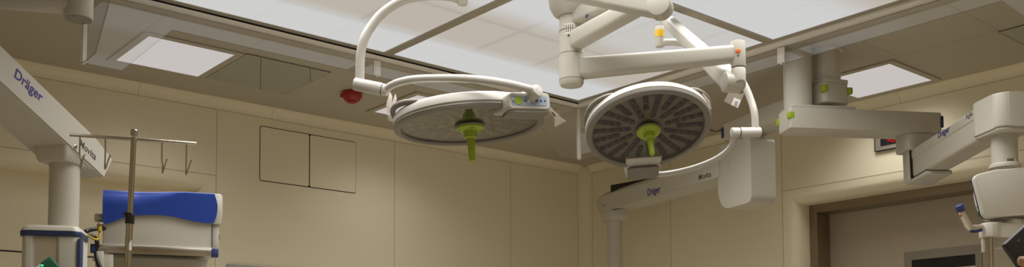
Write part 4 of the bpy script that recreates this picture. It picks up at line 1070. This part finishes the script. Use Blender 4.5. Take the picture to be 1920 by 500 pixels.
# --- anaesthesia machine
DM0, DM1 = 4.50, 4.67
m0 = at(193, 470, DM0); m1 = at(405, 478, DM1)
mx = m1-m0; mx.z = 0; LM = mx.length; mx.normalize(); my = Vector((-mx.y, mx.x, 0)); my = my if my.dot(FH) > 0 else -my
om = Vector((m0.x, m0.y, 0))
def mface(px, py, off=0):    # (u, z) on the machine's front plane
    P = om+my*off; d = ray(px, py); q = EYE+d*((P-EYE).dot(my)/d.dot(my)); return (q-om).dot(mx), q.z
tma = thing('anaesthesia_machine', 'white machine housing with wavy blue top cover behind the drip pole', 'medical machine', om+mx*LM/2+my*.22)
def mp(u, v, z): return om+mx*u+my*v+Z*z
zr1 = mface(300, 464)[1]; zr0 = mface(300, 478)[1]; ztp = mface(300, 357)[1]
uL = mface(193, 420)[0]; uR = mface(399, 420)[0]; uE = mface(412, 400)[0]
mb = MB(); mb.abox((0, 0, 0), (0.001, .001, .001)) if False else None
mb.box(mp((uL+uR)/2, .22, (zr1-.01+ztp-.03)/2), (mx, my, Z), ((uR-uL)/2, .215, (ztp-.03-zr1+.01)/2), .006); obj('front_housing', mb, 'shell', tma, 30)
# blue cover: grid wrapped over the top edge, wavy lower edge
low = [(193, 414), (197, 421), (210, 417), (228, 409.5), (248, 405), (275, 403), (300, 403.5), (320, 405.5), (345, 411), (365, 416), (385, 418.5), (399, 418.3)]
lowuz = [mface(*p) for p in low]
def lowz(u):
    for (a, za_), (b, zb2_) in zip(lowuz, lowuz[1:]):
        if u <= b: return za_+(zb2_-za_)*max(0, (u-a))/(b-a+1e-9)
    return lowuz[-1][1]
NU, NV = 44, 16; rows = []; uc0 = uL-.003
mb = MB()
for i in range(NU+1):
    s_ = i/NU; u = uc0+(uR+.004-uc0)*s_
    rad = .080*max(.10, 1-max(0, (s_-.30)/.42)**1.3) if s_ < .72 else .0055
    zl = lowz(u); row = []
    zt__ = ztp+ (0.0)
    # right edge bulges outwards in a curve
    for j in range(NV+1):
        q = j/NV
        if q < .5: pz = zl+(zt__-rad-zl)*(q/.5); pv = -.012
        else:
            a = math.radians(90*(q-.5)/.5); pz = zt__-rad+rad*math.sin(a); pv = -.012+rad*(1-math.cos(a))
        uu_ = u
        if s_ > .9:
            zz_ = (pz-zl)/(zt__-zl+1e-9); uu_ = u+.016*math.sin(math.pi*min(1, max(0, zz_)))*(s_-.9)/.1
        row.append(mp(uu_, pv, pz))
    row.append(mp(u, .30, zt__+.001)); row.append(mp(u, .30, zt__-.02)); row.append(mp(u, .02, zt__-.06)); row.append(mp(u, -.004, zl+.02))
    rows.append(row)
mb.loft([r for r in rows]); obj('blue_cover', mb, 'blue', tma, 45, label='glossy blue cover with wavy lower edge')
# white end cap
mb = MB(); zc1 = ztp+.0; zc0_ = mface(405, 420)[1]
mb.prism([mp(uR-.004, 0, zc0_+.0)+my*-.006, mp(uE+.006, -.006, zc0_), mp(uE+.012, -.006, zc0_+.05), mp(uE+.012, -.006, zc1-.012), mp(uE+.004, -.006, zc1), mp(uR-.004, -.006, zc1)], my*.36, .005, 2); obj('end_cap', mb, 'shell', tma, 30)
mb = MB(); mb.box(mp(uR+.012, .20, (zc0_+zr1)/2+.01), (mx, my, Z), (.017, .19, (zc0_-zr1)/2+.005), .003); ep = obj('end_post', mb, 'shell', tma, 30)
mb = MB(); mb.box(mp(uR+.029, .03, zr1+.065), (mx, my, Z), (.003, .010, .012)); obj('socket', mb, 'black', ep, 0, label='small black socket')
mb = MB(); mb.box(mp(uR-.001, .004, (zc0_+zr1)/2), (mx, my, Z), (.0015, .004, (zc0_-zr1)/2)); obj('edge_gap', mb, 'dgrey', tma, 0)
# rail with blue ends
uA = mface(176, 467)[0]; uB = mface(404, 478)[0]
mb = MB(); mb.box(mp((uA+uB)/2, -.02, (zr0+zr1)/2), (mx, my, Z), ((uB-uA)/2-.01, .006, (zr1-zr0)/2), .002); rl_ = obj('side_rail', mb, 'steel', tma, 30, label='flat steel rail')
for u in (uA+.002, uB-.004):
    mb = MB(); mb.box(mp(u, -.018, (zr0+zr1)/2), (mx, my, Z), (.016, .012, (zr1-zr0)/2+.003), .004); obj('rail_end', mb, 'hblue', rl_, 30, label='blue rail end block')
    mb = MB(); mb.lathe(mp(u+(.024 if u < .1 else -.026), -.026, (zr0+zr1)/2), -my, [(.009, 0), (.008, .002), (0, .003)], 16); obj('rail_screw', mb, 'grey', rl_, 30)
mb = MB(); mb.box(mp((uL+uR)/2, .10, zr1-.004), (mx, my, Z), ((uR-uL)/2, .115, .012), .003); obj('shelf_plate', mb, 'shell', tma, 30)
# recessed body down to the floor
mb = MB(); mb.box(mp((uL+uR)/2-.0, .27, (zr0+.12)/2), (mx, my, Z), ((uR-uL)/2-.012, .16, (zr0-.12)/2), .01); obj('lower_body', mb, 'shell', tma, 30)
for a in (.06, LM-.06):
    for b in (.15, .38):
        mb = MB(); c = mp(a, b, .06); mb.cyl(c-mx*.02, c+mx*.02, .06, n=20, bev=.004); obj('castor', mb, 'black', tma, 30, label='black castor')
# clamp block under the left rail end and grey knob
uk = mface(200, 490)[0]
mb = MB(); mb.box(mp(mface(187, 490)[0], -.012, mface(187, 496)[1]), (mx, my, Z), (.018, .018, .06), .003); mb.box(mp(mface(203, 490)[0], -.006, mface(187, 499)[1]), (mx, my, Z), (.022, .016, .055), .003); cb = obj('rail_clamp', mb, 'shell', tma, 30)
mb = MB(); mb.lathe(mp(mface(178, 488)[0], -.031, mface(178, 488)[1]), -my, [(.008, 0), (.008, .003), (.005, .004), (0, .004)], 16); obj('clamp_screw', mb, 'steel', cb, 30)
kn = mp(mface(193, 405)[0]+.004, .05, mface(186, 405)[1])
mb = MB(); mb.cyl(kn, kn-mx*.042, .020, n=24, bev=.007); obj('side_knob', mb, 'alu', tma, 35, label='grey side knob')
mb = MB(); mb.box(mp(mface(190, 421)[0], .03, mface(190, 421)[1]), (mx, my, Z), (.02, .012, .006), .001); mb.box(mp(mface(184, 421)[0], .03, mface(190, 419)[1]), (mx, my, Z), (.002, .012, .012)); obj('cable_tray', mb, 'steel', tma, 0)
# cables
tk = thing('black_cable', 'thick black cable looping from the machine to the equipment head', 'cable', at(170, 440, 4.45))
mb = MB(); mb.tube(spline([at(197, 428.5, 4.52), at(185, 428, 4.49), at(172, 430, 4.46), at(162, 433, 4.42), at(160.5, 436.5, 4.42), at(166, 440, 4.43), at(176, 444, 4.44), at(181, 450, 4.46), at(182.5, 460, 4.47), at(180, 474, 4.47), at(183, 490, 4.46), at(190, 506, 4.46)], 6), .0098, 12); obj('cable', mb, 'black', tk, 60)
ty = thing('yellow_cable', 'thin yellow cable hanging beside the black one by the machine', 'cable', at(180, 440, 4.42))
mb = MB(); mb.tube(spline([at(186.5, 424, 4.46), at(187, 432, 4.46), at(186.5, 442, 4.45), at(183, 448, 4.44), at(176, 447.5, 4.42), at(168, 443, 4.41), at(161, 438, 4.40)], 6), .0052, 10); obj('cable', mb, 'ycable', ty, 60)
mb = MB(); mb.cyl(at(186.3, 424, 4.455), at(186.8, 433, 4.455), .010, n=12); obj('plug', mb, 'ycable', ty, 40)

# ================================================================== PERSON AT THE RIGHT EDGE (only a thumb is in view)
DT = 1.86
tabp = [at(1885, 457, DT), at(1921.5, 423, DT+.02), at(1990, 380, DT+.05), at(2060, 470, DT+.05), at(1975, 560, DT+.0), at(1928, 540, DT)]
A0, A1 = at(1885, 457, DT), at(1921.5, 424, DT+.02)
ud = (A1-A0).normalized(); B0 = at(1914, 512, DT)-A0; ld = (B0-ud*B0.dot(ud)).normalized(); nd = ud.cross(ld).normalized(); nd = nd if nd.dot(FH) > 0 else -nd
tt = thing('black_tablet', 'black tablet held up at the lower right edge', 'tablet', A0+ud*.1+ld*.07)
mb = MB(); mb.prism([A0+ud*(a+.105)+ld*(b+.075) for a, b in rrect(.21, .15, .006, 4)], nd*.012, .003, 2); obj('case', mb, 'tablet', tt, 30)
mb = MB(); mb.prism([A0+ud*(a+.105)+ld*(b+.075)+nd*.0121 for a, b in rrect(.19, .13, .004, 3)], nd*.0008); obj('screen', mb, 'pane', tt, 0)
mb = MB(); mb.box(A0+ud*.03+ld*.012-nd*.0004, (ud, ld, nd), (.004, .0015, .0006)); obj('speaker_slot', mb, 'dgrey', tt, 0)

pb = Vector((2.55, .62, 0)) 
tpx = thing('person', 'person mostly outside the right edge, thumb on a black tablet', 'person', pb)
fd = (-RH*.55+FH*.83).normalized(); sdp = fd.cross(Z)      # facing and right-hand side
def B(s, f, z): return pb+sdp*s+fd*f+Z*z
thumb_tip = at(1906, 489, DT-.012); thumb_mid = at(1918, 488, DT-.016); thumb_base = at(1935, 498, DT-.012)
palm = at(1952, 520, DT+.01)
verts, rad, edges = [], [], []
def V_(p, r, par=None):
    verts.append(Vector(p)); rad.append(r); i = len(verts)-1
    if par is not None: edges.append((par, i))
    return i
pv = V_(B(0, 0, .98), .145)
ab = V_(B(0, .01, 1.12), .125, pv); chs = V_(B(0, .0, 1.32), .145, ab); nkb = V_(B(0, -.01, 1.46), .07, chs); nk_ = V_(B(0, .01, 1.53), .055, nkb)
hd0 = V_(B(0, .02, 1.62), .085, nk_); hd1 = V_(B(0, .015, 1.70), .092, hd0); hd2 = V_(B(0, .01, 1.77), .060, hd1)
ns_ = V_(B(0, .118, 1.645), .012, hd0)
for s in (-1, 1):
    er = V_(B(.088*s, .0, 1.655), .016, hd0)
    hp_ = V_(B(.09*s, 0, .92), .095, pv); kn_ = V_(B(.10*s, .03, .50), .058, hp_); an_ = V_(B(.105*s, -.01, .09), .036, kn_); ft = V_(B(.11*s, .12, .035), .034, an_); to = V_(B(.115*s, .2, .028), .022, ft)
def arm(s, wrist, palmp, th, fingers):
    sh_ = V_(B(.185*s, 0, 1.39), .062, chs); mid_ = (B(.22*s, .04, 1.14))
    el = V_(mid_, .043, sh_); wr = V_(wrist, .027, el); pm_ = V_(palmp, .026, wr)
    k = pm_
    for q, r in th: k = V_(q, r, k)
    for fg in fingers:
        k = pm_
        for q, r in fg: k = V_(q, r, k)
wr_ = at(1990, 570, DT+.03)
behind = nd*.022
fl = []
for i in range(4):
    b0_ = palm+behind+ud*(.012-.0)+ld*(-.03+.02*i)
    k_ = (1, 1.1, 1.05, .85)[i]
    fl.append([(b0_-ud*.012, .0095), (b0_-ud*.045*k_+behind*.15, .0088), (b0_-ud*.070*k_+behind*.05, .0080), (b0_-ud*.088*k_-behind*.1, .0068)])
lefthand = -1 if (B(-.2, 0, 1)-palm).length < (B(.2, 0, 1)-palm).length else 1
arm(lefthand, wr_, palm+behind*.5, [(thumb_base, .0125), (thumb_mid, .0108), (thumb_tip, .0092)], fl)
# other arm supports the far side of the tablet from below
pm2 = A0+ud*.20+ld*.12+behind*.8
fl2 = []
for i in range(4):
    b0_ = pm2-ud*.0+ld*(-.03+.02*i); k_ = (1, 1.1, 1.05, .85)[i]
    fl2.append([(b0_-ud*.014, .0095), (b0_-ud*.045*k_, .0088), (b0_-ud*.068*k_, .0080), (b0_-ud*.085*k_, .0068)])
arm(-lefthand, pm2+ud*.06+Z*-.06, pm2+ud*.02, [(pm2+ud*.01-ld*.03-behind*.6, .012), (pm2-ud*.02-ld*.035-behind*1.7, .0105), (pm2-ud*.045-ld*.04-behind*1.9, .009)], fl2)
def skin_mesh(name, verts, edges, rad, mk, parent, root=0, sub=2):
    me = bpy.data.meshes.new(name); me.from_pydata(verts, edges, []); o = bpy.data.objects.new(name, me); COL.objects.link(o)
    md = o.modifiers.new('s', 'SKIN'); md.use_smooth_shade = True
    for i, r in enumerate(rad): me.skin_vertices[0].data[i].radius = (r, r); me.skin_vertices[0].data[i].use_root = (i == root)
    sb_ = o.modifiers.new('d', 'SUBSURF'); sb_.levels = sub; sb_.render_levels = sub
    dg = bpy.context.evaluated_depsgraph_get(); m2 = bpy.data.meshes.new_from_object(o.evaluated_get(dg))
    bpy.data.objects.remove(o); bpy.data.meshes.remove(me)
    org = ORG[parent.name]
    for v in m2.vertices: v.co -= org
    m2.name = name; m2.materials.clear(); m2.materials.append(M[mk]); m2.polygons.foreach_set('use_smooth', [True]*len(m2.polygons))
    o = bpy.data.objects.new(name, m2); COL.objects.link(o); o.parent = parent; ORG[o.name] = org; return o
skin_mesh('body', verts, edges, rad, 'skin', tpx)
# clothes
vs, es, rs = [], [], []
def C_(p, r, par=None):
    vs.append(Vector(p)); rs.append(r); i = len(vs)-1
    if par is not None: es.append((par, i))
    return i
c0_ = C_(B(0, 0, .86), .185); c1_ = C_(B(0, .01, 1.10), .165, c0_); c2_ = C_(B(0, 0, 1.32), .178, c1_); c3_ = C_(B(0, -.01, 1.42), .10, c2_)
for s in (-1, 1): a_ = C_(B(.19*s, 0, 1.385), .088, c2_); C_(B(.215*s, .03, 1.20), .075, a_)
skin_mesh('scrub_top', vs, es, rs, 'scrub', tpx)
vs, es, rs = [], [], []
c0_ = C_(B(0, 0, .95), .17)
for s in (-1, 1): a_ = C_(B(.095*s, 0, .86), .115, c0_); b_ = C_(B(.10*s, .03, .50), .085, a_); C_(B(.105*s, -.005, .12), .07, b_)
skin_mesh('trousers', vs, es, rs, 'scrub', tpx)
mb = MB(); cc = B(0, 0, 1.715); mb.lathe(cc, Z, [(.108, -.035), (.113, .0), (.108, .04), (.085, .08), (.045, .10), (0, .105)], 24, False); obj('surgical_cap', mb, 'cap', tpx, 60)
for s in (-1, 1):
    mb = MB(); c = B(.033*s, .093, 1.675); mb.lathe(c, fd, [(.013, -.008), (.012, 0), (.008, .005), (0, .007)], 12); obj('eye', mb, 'lens', tpx, 40)
mb = MB(); c = B(0, .098, 1.595); mb.box(c, (sdp, fd, Z), (.024, .006, .006), .003); obj('mouth', mb, 'red', tpx, 40)
for s in (-1, 1):
    mb = MB(); mb.prism([B(.11*s+a, .075+b, .0) for a, b in rrect(.10, .28, .045, 5)], Z*.055, .012, 2); obj('shoe', mb, 'black', tpx, 40)
tn = (thumb_tip-thumb_mid).normalized()
nc = thumb_tip-nd*.0075-tn*.004; mb = MB(); s_ = tn.cross(nd); mb.prism([nc+tn*a+s_*b for a, b in rrect(.014, .011, .004, 4)], -nd*.0012); obj('thumb_nail', mb, 'paper', tpx, 30, label='pale thumb nail')

# ------------------------------------------------------------------ world and colour
w = bpy.data.worlds.new('world'); sc.world = w; w.use_nodes = True
w.node_tree.nodes['Background'].inputs[0].default_value = (.8, .75, .65, 1); w.node_tree.nodes['Background'].inputs[1].default_value = .02
vs_ = sc.view_settings; vs_.view_transform = 'Standard'; vs_.look = 'None'; vs_.gamma = 1; vs_.exposure = 0; vs_.use_curve_mapping = False
sc.cycles.max_bounces = 10; sc.cycles.diffuse_bounces = 6; sc.cycles.transparent_max_bounces = 16; sc.cycles.caustics_reflective = False
sc.cycles.use_denoising = True
